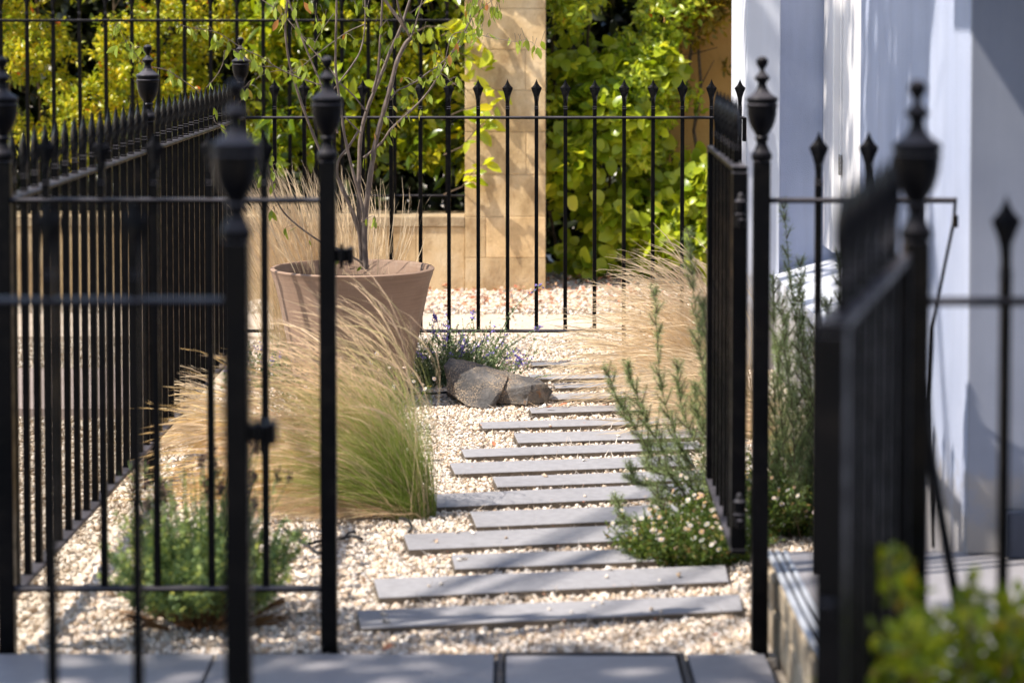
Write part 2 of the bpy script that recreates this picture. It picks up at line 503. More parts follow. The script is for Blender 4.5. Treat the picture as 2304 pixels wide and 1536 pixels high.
def arrays(name, V, Fq, mats, attrs=None, smooth=False, fmat=None):
    """mesh from numpy: V (n,3), Fq (m,k) with constant k; attrs {name: per-vertex float}"""
    me = bpy.data.meshes.new(name)
    V = np.ascontiguousarray(V, dtype=np.float32)
    Fq = np.ascontiguousarray(Fq, dtype=np.int32)
    k = Fq.shape[1]
    me.vertices.add(len(V))
    me.vertices.foreach_set('co', V.ravel())
    me.loops.add(Fq.size)
    me.loops.foreach_set('vertex_index', Fq.ravel())
    me.polygons.add(len(Fq))
    me.polygons.foreach_set('loop_start', np.arange(0, Fq.size, k, dtype=np.int32))
    me.polygons.foreach_set('loop_total', np.full(len(Fq), k, dtype=np.int32))
    if smooth:
        me.polygons.foreach_set('use_smooth', np.ones(len(Fq), dtype=bool))
    me.update(calc_edges=True)
    for m_ in (mats if isinstance(mats, (list, tuple)) else [mats]):
        me.materials.append(m_)
    if fmat is not None:
        me.polygons.foreach_set('material_index', np.ascontiguousarray(fmat, dtype=np.int32))
    for an, av in (attrs or {}).items():
        a = me.attributes.new(an, 'FLOAT', 'POINT')
        a.data.foreach_set('value', np.ascontiguousarray(av, dtype=np.float32))
    return me


def unit(a):
    return a / np.maximum(np.linalg.norm(a, axis=1, keepdims=True), 1e-9)


# leaf outlines: list of (t along, half width) pairs
def leaves(C, D, N, L, Wd, rnd, fold=0.25, droop=0.15, shape='oval'):
    """C centre of leaf base, D direction of midrib, N leaf normal, L length, Wd full width"""
    n = len(C)
    D = unit(D)
    side = unit(np.cross(D, N))
    N = unit(np.cross(side, D))
    if shape == 'round':
        prof = [(0.0, 0.12), (0.12, 0.42), (0.5, 0.5), (0.85, 0.33)]
    elif shape == 'oval':
        prof = [(0.0, 0.06), (0.3, 0.45), (0.62, 0.46), (0.86, 0.2)]
    else:
        prof = [(0.0, 0.1), (0.3, 0.5), (0.6, 0.4), (0.85, 0.2)]
    L = np.broadcast_to(L, n)[:, None]
    Wd = np.broadcast_to(Wd, n)[:, None]
    rows = []
    for t, w in prof:
        mid = C + D * L * t - N * (droop * L * t * t)
        lift = N * (fold * Wd * w)
        rows += [mid - side * Wd * w + lift, mid, mid + side * Wd * w + lift]
    tip = C + D * L - N * (droop * L)
    rows.append(tip)
    V = np.stack(rows, 1).reshape(-1, 3)
    m = len(rows)
    quads = []
    for i in range(len(prof) - 1):
        a = 3 * i
        quads += [(a, a + 1, a + 4, a + 3), (a + 1, a + 2, a + 5, a + 4)]
    a = 3 * (len(prof) - 1)
    quads += [(a, a + 1, m - 1, m - 1), (a + 1, a + 2, m - 1, m - 1)]
    base = (np.arange(n) * m)[:, None]
    q = np.array([x for x in quads if x[2] != x[3]])
    t3 = np.array([x[:3] for x in quads if x[2] == x[3]])
    Q = (base[:, :, None] + q[None]).reshape(-1, 4)
    T = (base[:, :, None] + t3[None]).reshape(-1, 3)
    return V, Q, T, np.repeat(rnd, m)


def leafmesh(name, C, D, N, L, Wd, rnd, material, **kw):
    V, Q, T, R = leaves(C, D, N, L, Wd, rnd, **kw)
    # as triangles
    F3 = np.concatenate([Q[:, [0, 1, 2]], Q[:, [0, 2, 3]], T])
    return arrays(name, V, F3, material, {'rnd': R}, smooth=True)


def simple_leaves(C, D, N, L, Wd, rnd):
    """four-cornered tiny leaf (kite)"""
    n = len(C)
    D = unit(D)
    side = unit(np.cross(D, N))
    L = np.broadcast_to(L, n)[:, None]
    Wd = np.broadcast_to(Wd, n)[:, None]
    V = np.stack([C, C + D * L * .45 - side * Wd * .5, C + D * L, C + D * L * .45 + side * Wd * .5], 1).reshape(-1, 3)
    Q = (np.arange(n) * 4)[:, None] + np.arange(4)[None]
    return V, Q, np.repeat(rnd, 4)


def rand_dirs(n):
    return unit(rng.normal(size=(n, 3)))


# ------------------------------------------------------------------ ground
YB = G(735, 1470).y                         # the middle line of railings (about 5.6 m away)
YA = 3.63
YBACK = 10.05
g = MB()
g.poly([(-60, -20), (60, -20), (60, 120), (-60, 120)], -0.5, -0.03)
tag(g.build('ground', M['soil']), kind='structure')
g = MB()                                     # garden bed beneath the gravel
g.poly([(-1.16, YB - .03), (0.62, YB - .03), (0.62, 5.95), (1.12, 5.95), (1.12, 10.9), (-1.16, 10.9)], -0.025, -0.006)
tag(g.build('gravel_bed', M['soil']), kind='structure')
g = MB()
g.poly([(-8, 11.2), (1.6, 11.2), (1.6, 12.05), (-8, 12.05)], -0.028, -0.002)
tag(g.build('path', M['sand']), kind='structure')
g = MB()
g.poly([(-9, 9.05), (-1.3, 9.05), (-1.3, 10.1), (-9, 10.1)], -0.028, 0.012)
tag(g.build('pavement', M['drive']), kind='structure')

# grey paving in front of the garden
pv = MB()
pv.poly([(-7, -3), (0.6, -3), (0.6, YB - .035), (-7, YB - .035)], -0.03, -0.006, 0)
y_edge = YB - 0.04
cA, cB = G(1127, 1478).x, G(1530, 1478).x
xs = [-7, -5.3, -4.4, -3.5, -2.6, -1.7, -0.69, cA - 0.012]
rows = [(y_edge - 0.6, y_edge), (y_edge - 1.2, y_edge - .6), (y_edge - 1.8, y_edge - 1.2), (y_edge - 2.4, y_edge - 1.8), (-3, y_edge - 2.4)]


def slab_box(mb, x0, x1, y0, y1, z0, z1, bev=0.002, mi=0):
    mb.box(((x0 + x1) / 2, (y0 + y1) / 2, (z0 + z1) / 2), (x1 - x0, y1 - y0, z1 - z0), 0, bev, mi)


for j, (y0, y1) in enumerate(rows):
    xx = xs + [cB + 0.012, 0.592] if j == 0 else xs[:-1] + [0.05 + 0.1 * (j % 2), 0.592]
    for a, b_ in zip(xx, xx[1:]):
        if j == 0 and abs(a - (cA - 0.012)) < 1e-6: continue
        slab_box(pv, a + .003, b_ - .003, y0 + .003, y1 - .003, -0.005, 0.012, 0.002, 1)
tag(pv.build('paving', [M['joint'], M['porcelain']]), kind='structure')
# recessed cover with black tray edge
ic = thing('inspection_cover', 'paving-filled inspection cover with thin black tray frame set in the front grey paving', 'drain cover', ((cA + cB) / 2, y_edge - .3, 0.0))
f = MB()
hw = (cB - cA) / 2
for sx in (-1, 1):
    f.box((sx * (hw + .001), 0, 0.006), (0.014, 0.59, 0.02), 0, 0.001)
for sy in (-1, 1):
    f.box((0, sy * 0.290, 0.0062), (2 * hw - .013, 0.013, 0.02), 0, 0.001)
f.build('frame', M['black'], ic)
f = MB(); f.box((0, 0, 0.0035), (2 * hw - .024, 0.556, 0.019), 0, 0.001)
f.build('tile', M['porcelain'], ic)

# ------------------------------------------------------------------ gravel
STONES = []
for k in range(14):
    bm = bmesh.new()
    pts = rng.normal(size=(11, 3))
    pts = pts / np.linalg.norm(pts, axis=1, keepdims=True) * rng.uniform(.75, 1.1, (11, 1))
    pts *= np.array([1.0, rng.uniform(.6, .9), rng.uniform(.5, .75)])
    for p in pts: bm.verts.new(p)
    r = bmesh.ops.convex_hull(bm, input=bm.verts)
    bmesh.ops.delete(bm, geom=[v for v in bm.verts if not v.link_faces], context='VERTS')
    bmesh.ops.bevel(bm, geom=list(bm.edges), offset=0.12, segments=1, affect='EDGES')
    bmesh.ops.triangulate(bm, faces=bm.faces)
    bm.verts.ensure_lookup_table()
    v = np.array([x.co[:] for x in bm.verts]); fidx = np.array([[y.index for y in x.verts] for x in bm.faces])
    STONES.append((v, fidx)); bm.free()


def scatter_stones(name, X, Y, Z, R, material, cval=None):
    Vs, Fs, As = [], [], []
    off = 0
    kind = rng.integers(0, len(STONES), len(X))
    cr = rng.random(len(X)) if cval is None else cval
    for k, (v, fi) in enumerate(STONES):
        idx = np.where(kind == k)[0]
        if not len(idx): continue
        n = len(idx)
        az = rng.uniform(0, 2 * np.pi, n); tl = rng.normal(0, .45, n); t2 = rng.normal(0, .45, n)
        ca, sa = np.cos(az), np.sin(az)
        vv = v[None] * R[idx][:, None, None]
        x, y, z = vv[..., 0], vv[..., 1], vv[..., 2]
        c1, s1 = np.cos(tl)[:, None], np.sin(tl)[:, None]
        y, z = y * c1 - z * s1, y * s1 + z * c1
        c2, s2 = np.cos(t2)[:, None], np.sin(t2)[:, None]
        x, z = x * c2 - z * s2, x * s2 + z * c2
        x, y = x * ca[:, None] - y * sa[:, None], x * sa[:, None] + y * ca[:, None]
        vv = np.stack([x + X[idx][:, None], y + Y[idx][:, None], z + Z[idx][:, None]], -1)
        Vs.append(vv.reshape(-1, 3))
        Fs.append((fi[None] + (np.arange(n) * len(v))[:, None, None]).reshape(-1, 3) + off)
        As.append(np.repeat(cr[idx], len(v)))
        off += n * len(v)
    me = arrays(name, np.concatenate(Vs), np.concatenate(Fs), material, {'rnd': np.concatenate(As)})
    return link(name, me)


# stepping slabs: corners read off the ground (back-left, front-left, right end), each a real slab 4 cm thick
SLABS = [  # px: left x back, y back-left, left x front, y front-left, slope ends: right x, y front-right, y back-right
    (803, 1372, 812, 1412, 1672, 1371, 1336),
    (841, 1301, 853, 1343, 1640, 1306, 1270),
    (1016, 1247, 1024, 1278, 1700, 1251, 1224),
    (908, 1201, 920, 1235, 1600, 1206, 1172),
    (1058, 1150, 1072, 1184, 1640, 1160, 1130),
    (972, 1111, 984, 1140, 1600, 1112, 1084),
    (1108, 1072, 1119, 1094, 1620, 1076, 1055),
    (1012, 1041, 1024, 1065, 1560, 1045, 1023),
    (1038, 1010, 1046, 1027, 1580, 1008, 992),
    (1156, 974, 1166, 995, 1610, 981, 962),
    (1078, 949, 1087, 963, 1540, 950, 935),
    (1190, 916, 1196, 928, 1600, 918, 905),
    (1180, 887, 1188, 899, 1560, 889, 876),
    (1245, 862, 1250, 872, 1590, 864, 853),
    (1190, 842, 1196, 852, 1540, 846, 836),
    (1195, 815, 1199, 822, 1500, 819, 812),
]
SZ = 0.022
slab_polys = []
ORD = ['first', 'second', 'third', 'fourth', 'fifth', 'sixth', 'seventh', 'eighth', 'ninth', 'tenth', 'eleventh', 'twelfth', 'thirteenth', 'fourteenth', 'fifteenth', 'sixteenth']
for i, (xb, yb, xf, yf, xr, yrf, yrb) in enumerate(SLABS):
    a = G(xb, yb, SZ); b_ = G(xf, yf, SZ); c_ = G(xr, yrf, SZ); d_ = G(xr - 8, yrb, SZ)
    poly = [b_, c_, d_, a]
    slab_polys.append(np.array([(p.x, p.y) for p in poly]))
    cen = sum(poly, Vector()) / 4
    mb = MB()
    mb.poly([(p.x - cen.x, p.y - cen.y) for p in poly], -0.03, SZ, 0, 1)
    es = [e for e in mb.bm.edges if all(v.co.z > 0 for v in e.verts)]
    bmesh.ops.bevel(mb.bm, geom=es, offset=0.002, segments=1, affect='EDGES')
    o = mb.build('stepping_slab', [M['slate'], M['slate_edge']], loc=(cen.x, cen.y, 0))
    ex = 'long grey sandstone slab' if xb < 1000 else 'grey sandstone slab'
    tag(o, f'{ex} set across the gravel path, {ORD[i]} counting from the front paving', 'paving slab', 'slabs laid across the gravel path')


def inside(X, Y, poly, grow=0.0):
    c = poly.mean(0)
    p = poly + (poly - c) / np.linalg.norm(poly - c, axis=1, keepdims=True) * grow
    m_ = np.ones(len(X), bool)
    sgn = None
    for k in range(len(p)):
        a, b_ = p[k], p[(k + 1) % len(p)]
        cr = (b_[0] - a[0]) * (Y - a[1]) - (b_[1] - a[1]) * (X - a[0])
        m_ &= cr > 0
    return m_


def fix_ccw(p):
    area = sum(p[k][0] * p[(k + 1) % 4][1] - p[(k + 1) % 4][0] * p[k][1] for k in range(4))
    return p if area > 0 else p[::-1]


slab_polys = [fix_ccw(p) for p in slab_polys]


def gravel_field(name, x0, x1, y0, y1, per_m2, r0, r1, zoff, material, mask=None, slabs=False, zvar=0.006):
    n = int((x1 - x0) * (y1 - y0) * per_m2)
    X = rng.uniform(x0, x1, n); Y = rng.uniform(y0, y1, n)
    R = rng.uniform(r0, r1, n) * np.where(rng.random(n) < .12, 1.35, 1)
    Z = zoff + rng.uniform(0, zvar, n) + 0.004 * np.sin(X * 9 + 1.3 * np.sin(Y * 5)) * np.sin(Y * 7)
    keep = np.ones(n, bool)
    if mask is not None: keep &= mask(X, Y)
    if slabs:
        stray = rng.random(n) < .003
        for p in slab_polys:
            keep &= ~inside(X, Y, p, 0.007) | stray
            Z = np.where(inside(X, Y, p, -.004) & stray, SZ + R * .35, Z)
    return scatter_stones(name, X[keep], Y[keep], Z[keep], R[keep], material)


def in_view(X, Y, pad=0.12):
    return np.abs(X) < Y * (W0 / 2 / F) + pad + 0.15


bedmask = lambda X, Y: (X < np.where(Y > 5.95, 1.1, 0.585)) & in_view(X, Y, .3)
gv = gravel_field('gravel', -1.14, 1.1, YB - .02, 8.6, 8200, .0075, .0135, 0.0, M['gravel'], bedmask, True, 0.007)
tag(gv, 'cream limestone gravel covering the garden bed', 'gravel', kind='stuff')
gv = gravel_field('gravel', -1.14, 1.12, 8.6, 11.2, 6200, .008, .0135, 0.0, M['gravel'], lambda X, Y: in_view(X, Y), True)
tag(gv, 'cream gravel around and behind the rear railing', 'gravel', kind='stuff')
gv = gravel_field('gravel', -2.9, -1.17, YB - .6, 9.05, 2600, .009, .015, -.024, M['gravel2'], lambda X, Y: in_view(X, Y, .3))
tag(gv, 'pale gravel drive seen through the side railing', 'gravel', kind='stuff')
gv = gravel_field('gravel', -3.4, -1.17, 10.1, 12.9, 1500, .01, .016, -.024, M['gravel2'], lambda X, Y: in_view(X, Y, .3))
tag(gv, 'pale gravel in front of the low stone wall', 'gravel', kind='stuff')
gv = gravel_field('gravel', -1.2, 1.6, 11.1, 12.15, 650, .006, .012, -.002, M['gravel'], lambda X, Y: rng.random(len(X)) < np.clip(np.abs(Y - 11.65) * 2.2, .08, 1))
tag(gv, 'loose cream stones scattered on the sandy path behind the rear railing', 'gravel', kind='stuff')
# leaf litter mixed with stones against the back wall
n = 3800
X = rng.uniform(-0.7, 1.7, n); Y = rng.uniform(12.0, 13.25, n)
Z = 0.0 + np.clip((Y - 12.3), 0, 1) * .07 + rng.uniform(0, .01, n)
lg = MB(); lg.box((0.4, 12.75, 0.0), (2.9, 1.1, 0.05))
for v in lg.bm.verts:
    if v.co.z > 0: v.co.z = 0.0 if v.co.y < 12.5 else 0.065
tag(lg.build('flower_bed', M['sand']), kind='structure')
o = scatter_stones('leaf_litter', X, Y, Z, rng.uniform(.01, .02, n), M['gravel'], rng.beta(2, 1.6, n) * .95)
tag(o, 'cream stones banked against the foot of the golden pier', 'gravel', kind='stuff')
n = 1500
X = rng.uniform(-0.7, 1.7, n); Y = rng.uniform(12.1, 13.2, n)
Z = np.clip((Y - 12.3), 0, 1) * .075 + rng.uniform(.01, .03, n)
D = rand_dirs(n); D[:, 2] *= .3
N = unit(np.array([0, 0, 1.0]) + rng.normal(0, .5, (n, 3)))
V, Q, Rr = simple_leaves(np.stack([X, Y, Z], 1), D, N, rng.uniform(.02, .045, n), rng.uniform(.012, .022, n), rng.random(n))
tag(link('fallen_leaves', arrays('fallen_leaves', V, Q, M['litter'], {'rnd': Rr})), 'fallen orange and brown leaves scattered below the back hedge', 'leaf litter', kind='stuff')

n = 420
X = rng.uniform(-1.1, 1.0, n); Y = rng.uniform(YB, 10.8, n)
D = rand_dirs(n); D[:, 2] *= .25
V, Q, Rr = simple_leaves(np.stack([X, Y, rng.uniform(.012, .026, n)], 1), D, unit(np.array([0, 0, 1.0]) + rng.normal(0, .5, (n, 3))), rng.uniform(.006, .02, n), rng.uniform(.002, .007, n), rng.random(n) * .85)
tag(link('leaf_litter', arrays('leaf_litter', V, Q, M['litter'], {'rnd': Rr})), 'tiny dry leaf scraps strewn over the garden gravel', 'leaf litter', kind='stuff')

# ------------------------------------------------------------------ railings
ZR, ZBOT, ZTIP, ZPOST = 1.068, 0.155, 1.228, 1.158
S_ = 1 / 2631.0
FIN = [(52, 985), (62, 972), (63, 950), (58, 936), (45, 915), (33, 885), (31, 870), (42, 852), (43, 842), (36, 832), (52, 805), (70, 775), (82, 740), (90, 700), (91, 662), (97, 655), (97, 642), (90, 636),
       (90, 628), (97, 622), (98, 606), (94, 598), (70, 584), (48, 566), (34, 545), (27, 524), (26, 508), (36, 496), (47, 486), (47, 474), (36, 463), (22, 448), (14, 436), (15, 424), (24, 413), (33, 398), (37, 382), (34, 366), (24, 354), (9, 348), (1, 347)]


def finial_mesh():
    mb = MB()
    mb.lathe([(r * S_, (985 - y) * S_) for r, y in FIN], n=28)
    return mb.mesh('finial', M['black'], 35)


T_ = 1 / 1477.0
SPEAR = [(12, 12, 716), (12, 12, 682), (13.5, 13.5, 680), (13.5, 13.5, 676), (11.5, 11.5, 674), (11.5, 11.5, 670), (13.5, 13.5, 668), (13.5, 13.5, 664), (11.5, 11.5, 661), (11, 11, 640),
         (14, 12, 605), (19, 12, 580), (25, 11, 562), (28.5, 9, 549), (22, 8, 541), (15, 7, 532), (9, 5, 520), (4, 3, 506), (.6, .6, 494)]


def spear_mesh():
    mb = MB()
    mb.lathe([(rx * T_ * 1.41 if i < 10 else rx * T_ * 1.18, ry * T_ * 1.41, (716 - y) * T_) for i, (rx, ry, y) in enumerate(SPEAR)], n=4, rot=0)
    # the lower part is a square bar, the head a flat diamond; a quarter turn blends them
    for v in mb.bm.verts:
        z = v.co.z
        k = max(0.0, min(1.0, 1 - (z - 0.045) / 0.05))
        a = math.radians(45) * k
        x, y = v.co.x, v.co.y
        v.co.x, v.co.y = x * math.cos(a) - y * math.sin(a), x * math.sin(a) + y * math.cos(a)
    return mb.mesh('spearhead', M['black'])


FIN_ME, SPEAR_ME = finial_mesh(), spear_mesh()
_bars = {}


def bar_mesh(w, h, bev=0.0012, name='picket'):
    k = (w, round(h, 3), name)
    if k not in _bars:
        mb = MB(); mb.box((0, 0, h / 2), (w, w, h), 0, bev)
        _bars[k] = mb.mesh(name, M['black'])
    return _bars[k]


def add_picket(root, x, zb, zr, y=0.0, w=0.016):
    """square bar from the bottom rail up to the collar, spear on top"""
    p = link('picket', bar_mesh(w, zr - zb + 0.01), root, (x, y, zb))
    link('spearhead', SPEAR_ME, p, (0, 0, zr - zb + 0.008))
    return p


def add_post(root, x, zb=-0.05, y=0.0, zp=ZPOST, w=0.038):
    p = link('post', bar_mesh(w, zp - zb, 0.002, 'post'), root, (x, y, zb))
    link('finial', FIN_ME, p, (0, 0, zp - zb))
    return p


def railing(label, p0, p1, pickets, posts, zbot=ZBOT, zr=ZR, rail_w=0.03, bottom=True, group='black iron railings', name='iron_railing', r0=0.0, r1=None, w=0.016):
    p0, p1 = Vector(p0), Vector(p1)
    d = p1 - p0
    rz = math.atan2(d.y, d.x)
    L = d.length if r1 is None else r1
    root = thing(name, label, 'railing', (p0.x, p0.y, 0), rz, group)
    mb = MB(); mb.box(((r0 + L) / 2, 0, zr - 0.002), (L - r0, rail_w, 0.012), 0, 0.0045)
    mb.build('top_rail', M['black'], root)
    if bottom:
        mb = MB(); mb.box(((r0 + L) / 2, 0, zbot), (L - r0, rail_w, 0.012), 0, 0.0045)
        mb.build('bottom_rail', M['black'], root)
    for x in pickets: add_picket(root, x, zbot, zr, 0.0, w)
    for x in posts: add_post(root, x)
    return root


# positions along x (metres) from photo columns at a given depth
def XA(px, y, py=700): return P(px, py, y).x


xb0, xb1 = XA(10, YB), XA(738, YB)
railing('short black spear-topped railing left of the inner gateway, behind the nearest left railing', (xb0, YB, 0), (xb1, YB, 0),
        [XA(p, YB) - xb0 for p in (106, 230, 350, 473, 596)], [0.0, xb1 - xb0])
# side railing running back from its corner post
side0 = Vector((xb0, YB + 0.0, 0)); side1 = Vector((-1.125, YBACK, 0))
dl = (side1 - side0).length
n = int(dl / 0.1265)
posts = [2.07, dl - 0.02]
pk = [0.10 + i * 0.1265 for i in range(n) if all(abs(0.10 + i * 0.1265 - q) > 0.035 for q in posts)]
railing('long black side railing running back from the left corner post to the rear railing', side0, side1, pk, posts, zbot=0.13, rail_w=0.04, w=0.0182)
# rear railing
xr0, xr1 = side1.x, XA(1676, YBACK, 265)
root = railing('rear black spear-topped railing behind the pot and boulder', (xr0, YBACK, 0), (xr1, YBACK, 0),
               [XA(p, YBACK, 400) - xr0 for p in (618.5, 685, 752, 817, 880, 946, 1010, 1076, 1142, 1207, 1272, 1338, 1404, 1469, 1535, 1600, 1664)], [], zbot=0.175, rail_w=0.026)
mb = MB(); mb.box((xr1 - xr0 - 0.002, 0, ZR - .05), (0.016, 0.03, 0.1), 0, 0.002)
mb.build('wall_bracket', M['black'], root)
for px in (1010, 1404):                       # short feet under the bottom rail
    link('foot', bar_mesh(0.016, 0.19, 0.001, 'foot'), root, (XA(px, YBACK, 700) - xr0, 0, -0.02))
# inner railing right of the gate, on the porch
xp = XA(1712, YB)
xq = XA(2150, YB, 445)
root = railing('short black railing right of the inner gateway beside the white house', (xp, YB, 0), (xq, YB, 0),
               [XA(p, YB) - xp for p in (1840, 1952, 2070)], [0.0], zbot=0.19, rail_w=0.028, bottom=False)
mb = MB()
a = P(2150, 445, YB); bpt = P(2098, 735, YB + .12); c_ = P(2100, 1230, YB + .25)
loc = Vector((xp, YB, 0))
mb.tube([a - loc, P(2146, 500, YB + .02) - loc, P(2125, 600, YB + .06) - loc, bpt - loc, P(2092, 900, YB + .2) - loc, c_ - loc], 0.004, 8)
mb.build('back_stay', M['black'], root)
mb = MB(); mb.box((xq - xp, 0, ZR - .05), (0.010, 0.024, 0.03), 0, 0.002); mb.build('end_plate', M['black'], root)

# nearest railings
xa0, xa1 = -1.6, XA(533, YA)
sp = XA(305, YA) - XA(111, YA)
pks = [xa1 - xa0 - (XA(533, YA) - XA(305, YA)) - k * sp for k in range(8)]
pks = [p for p in pks if p > 0.02] + [xa1 - xa0 - (XA(533, YA) - XA(498, YA)) * 0 - 0.0 for _ in ()]
railing('nearest left black railing, blurred, ending at a thick urn-topped gatepost', (xa0, YA, 0), (xa1, YA, 0), pks, [xa1 - xa0])
xa2 = XA(2060, YA)
root = railing('nearest right black railing rising out of the green box shrub', (xa2, YA, 0), (xa2 + 1.5, YA, 0), [XA(2262, YA) - xa2 + k * sp for k in range(8)], [0.0])
mb = MB()
loc = Vector((xa2, YA, 0))
mb.tube([P(2075, 800, YA + .05) - loc, P(2085, 960, YA + .12) - loc, P(2110, 1120, YA + .22) - loc, P(2150, 1340, YA + .34) - loc, P(2185, 1540, YA + .42) - loc], 0.009, 8)
mb.build('back_stay', M['black'], root)


def gate(label, hinge, end, zr=1.143, zb=0.228, width_px=None):
    hinge, end = Vector(hinge), Vector(end)
    d = end - hinge
    L = d.length
    rz = math.atan2(d.y, d.x)
    root = thing('iron_gate', label, 'gate', (hinge.x, hinge.y, 0), rz, 'open iron gates')
    mb = MB(); mb.box((L / 2, 0, zr - .006), (L, 0.036, 0.012), 0, 0.0015); mb.build('top_rail', M['black'], root)
    mb = MB(); mb.box((L / 2, 0, zb + .006), (L, 0.036, 0.012), 0, 0.0015); mb.build('bottom_rail', M['black'], root)
    for x in (0.018, L - 0.018):
        link('stile', bar_mesh(0.036, zr - zb - .028, 0.002, 'stile'), root, (x, 0, zb + .014))
    nn = 6
    for k in range(nn):
        add_picket(root, 0.06 + (L - .12) * (k + .5) / nn, zb + .012, zr - .002)
    for z in (zb + .10, zr - .11):            # barrel hinges reaching to the post
        mb = MB()
        mb.lathe([(0.012, -.03), (0.014, -.028), (0.014, 0), (0.011, .002), (.011, .006), (0.014, .008), (0.014, .03), (0.010, .034), (.006, .046), (0.002, .05)], (-0.016, 0, z), 12)
        mb.box((-0.03, 0, z - .02), (0.03, 0.012, 0.02), 0, .001)
        mb.box((-0.004, 0, z + .015), (0.02, 0.01, 0.018), 0, .001)
        mb.build('hinge', M['black'], root, 40)
    mb = MB(); mb.box((L + 0.01, 0, (zr + zb) / 2 + .12), (0.02, 0.02, 0.03), 0, .002); mb.build('latch_bar', M['black'], root)
    return root


h1 = P(1664, 700, YB + 0.03)
e1 = P(1604, 700, YB + 0.93)
gate('open inner gate swung back between the feathery shrub and the porch', (h1.x, h1.y, 0), (e1.x, e1.y, 0))
h2 = P(2024, 700, YA - 0.04)
e2 = P(1868, 732, 2.78)
gate('blurred nearest gate swung open towards the viewer at the right', (h2.x, h2.y, 0), (e2.x, e2.y, 0))
# latch keepers on the two left gateposts
for (pp, y, lab) in (((780, 574), YB, 'small black latch keeper on the inner left gatepost above the pot'), ((598, 972), YA, 'blurred black latch keeper on the nearest left gatepost')):
    c_ = P(pp[0], pp[1], y)
    hx = 0.019
    x_post = (xb1 if y == YB else xa1)
    t = thing('gate_latch', lab, 'latch', (x_post + 0.019, y, c_.z))
    mb = MB(); mb.box((0.014, 0, 0), (0.028, 0.03, 0.03), 0, .003); mb.box((0.034, 0, 0), (0.014, 0.036, 0.038), 0, .003)
    mb.build('keeper', M['black'], t)
    mb = MB(); mb.tube([(0.014, -0.016, -.03), (0.014, -.02, 0), (0.014, -.016, .028)], [.005, .006, .004], 8)
    mb.build('thumb_piece', M['black'], t, 40)

# ------------------------------------------------------------------ the white house at the right
hs = thing('white_house', 'white rendered house wall at the right with tall painted frame and projecting plinth', 'house', (1.11, 5.9, 0))
HX = Vector((1.11, 5.9, 0))
YC = G(2180, 1250, .19).y + .02               # camera-facing wall beside the front door
xc0 = P(2176, 600, YC).x


def hbox(name, x0, x1, y0, y1, z0, z1, material, bev=0.004, parent=None):
    mb = MB()
    mb.box(((x0 + x1) / 2 - HX.x, (y0 + y1) / 2 - HX.y, (z0 + z1) / 2), (x1 - x0, y1 - y0, z1 - z0), 0, bev)
    return mb.build(name, material, parent or hs)


Y1 = 7.62
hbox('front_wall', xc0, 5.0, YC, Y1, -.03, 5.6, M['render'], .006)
hbox('shaded_wall_skin', xc0 + .004, 5.0, YC - .012, YC - .0005, .195, 2.299, M['render_shaded'], .002)  # thin dark skin painting the porch shade over the front wall
YF = 10.2
XP = 1.10
# projecting plinth with a weathered sloping top
mb = MB()
zl, zh = 0.405, 0.54
pts = [(XP, Y1), (1.5, Y1), (1.5, YF), (XP, YF)]
lo = [mb.bm.verts.new((p[0] - HX.x, p[1] - HX.y, -.03)) for p in pts]
hi = [mb.bm.verts.new((p[0] - HX.x, p[1] - HX.y, zl if p[0] < 1.2 else .5)) for p in pts]
mb.bm.faces.new(lo[::-1]); mb.bm.faces.new(hi)
for k in range(4): mb.bm.faces.new((lo[k], lo[(k + 1) % 4], hi[(k + 1) % 4], hi[k]))
mb.build('plinth', M['smooth'], hs)
x_pa, x_pb, x_st = P(1679, 300, YF - .1).x, P(1755, 300, YF - .1).x, P(1849, 300, YF).x
hbox('corner_pilaster', x_pa, x_pb, YF - .1, YF + .6, -.03, 5.6, M['smooth'], .004)
hbox('return_wall', x_pb, x_st + .3, YF, YF + .6, -.03, 5.6, M['render'], .003)
# painted timber frame standing in the deep recess
xf0, xf1, xf2, xf3 = x_st, P(1886, 300, 9.9).x, P(1905, 300, 9.7).x, P(1935, 300, 9.5).x
wf = hbox('frame', xf0 + .004, xf1 + .05, 9.88, YF - .004, .52, 5.6, M['gloss_white'], .004)
hbox('frame_bead', xf1 + .002, xf1 + .02, 9.862, 9.88, .53, 5.6, M['gloss_white'], .003, wf).location = (0, 0, 0)
hbox('casement', xf1 + .012, xf1 + .11, 9.2, 9.86, .56, 5.6, M['gloss_white'], .006)
hbox('glass', xf1 + .06, xf1 + .3, 8.3, 9.195, .7, 5.6, M['glass'], 0.001)
hbox('recess_wall', 1.5, 1.9, Y1, YF + .3, -.03, 5.6, M['render'], .003)
mb = MB()
for k in range(4): mb.lathe([(0.006, 0), (0.0065, .001), (0.0065, .018), (.006, .019)], (xf1 + .004 - HX.x, 9.855 - HX.y, .84 + k * .021), 10)
mb.box((xf1 + .004 - HX.x, 9.866 - HX.y, .882), (0.014, .004, .084))
mb.build('hinge', M['steel'], hs, 40)
zed = P(2176, 80, YC).z
x_h = xc0 - (2.3 - zed) * abs(S.x) / S.z
hbox('door_hood', x_h, 5.0, 1.6, YC - .003, 2.3, 2.5, M['gloss_white'], .01)
hbox('side_panel', P(2268, 1200, YC - .05).x, 2.2, YC - .06, YC - .003, .192, P(2280, 1152, YC - .05).z, M['navy'], .004)

hbox('unseen_shade_wall', 1.33, 2.4, 2.2, YC - .07, .192, 2.298, M['render'], .004)  # side wall out of view, added to block sky light from the porch

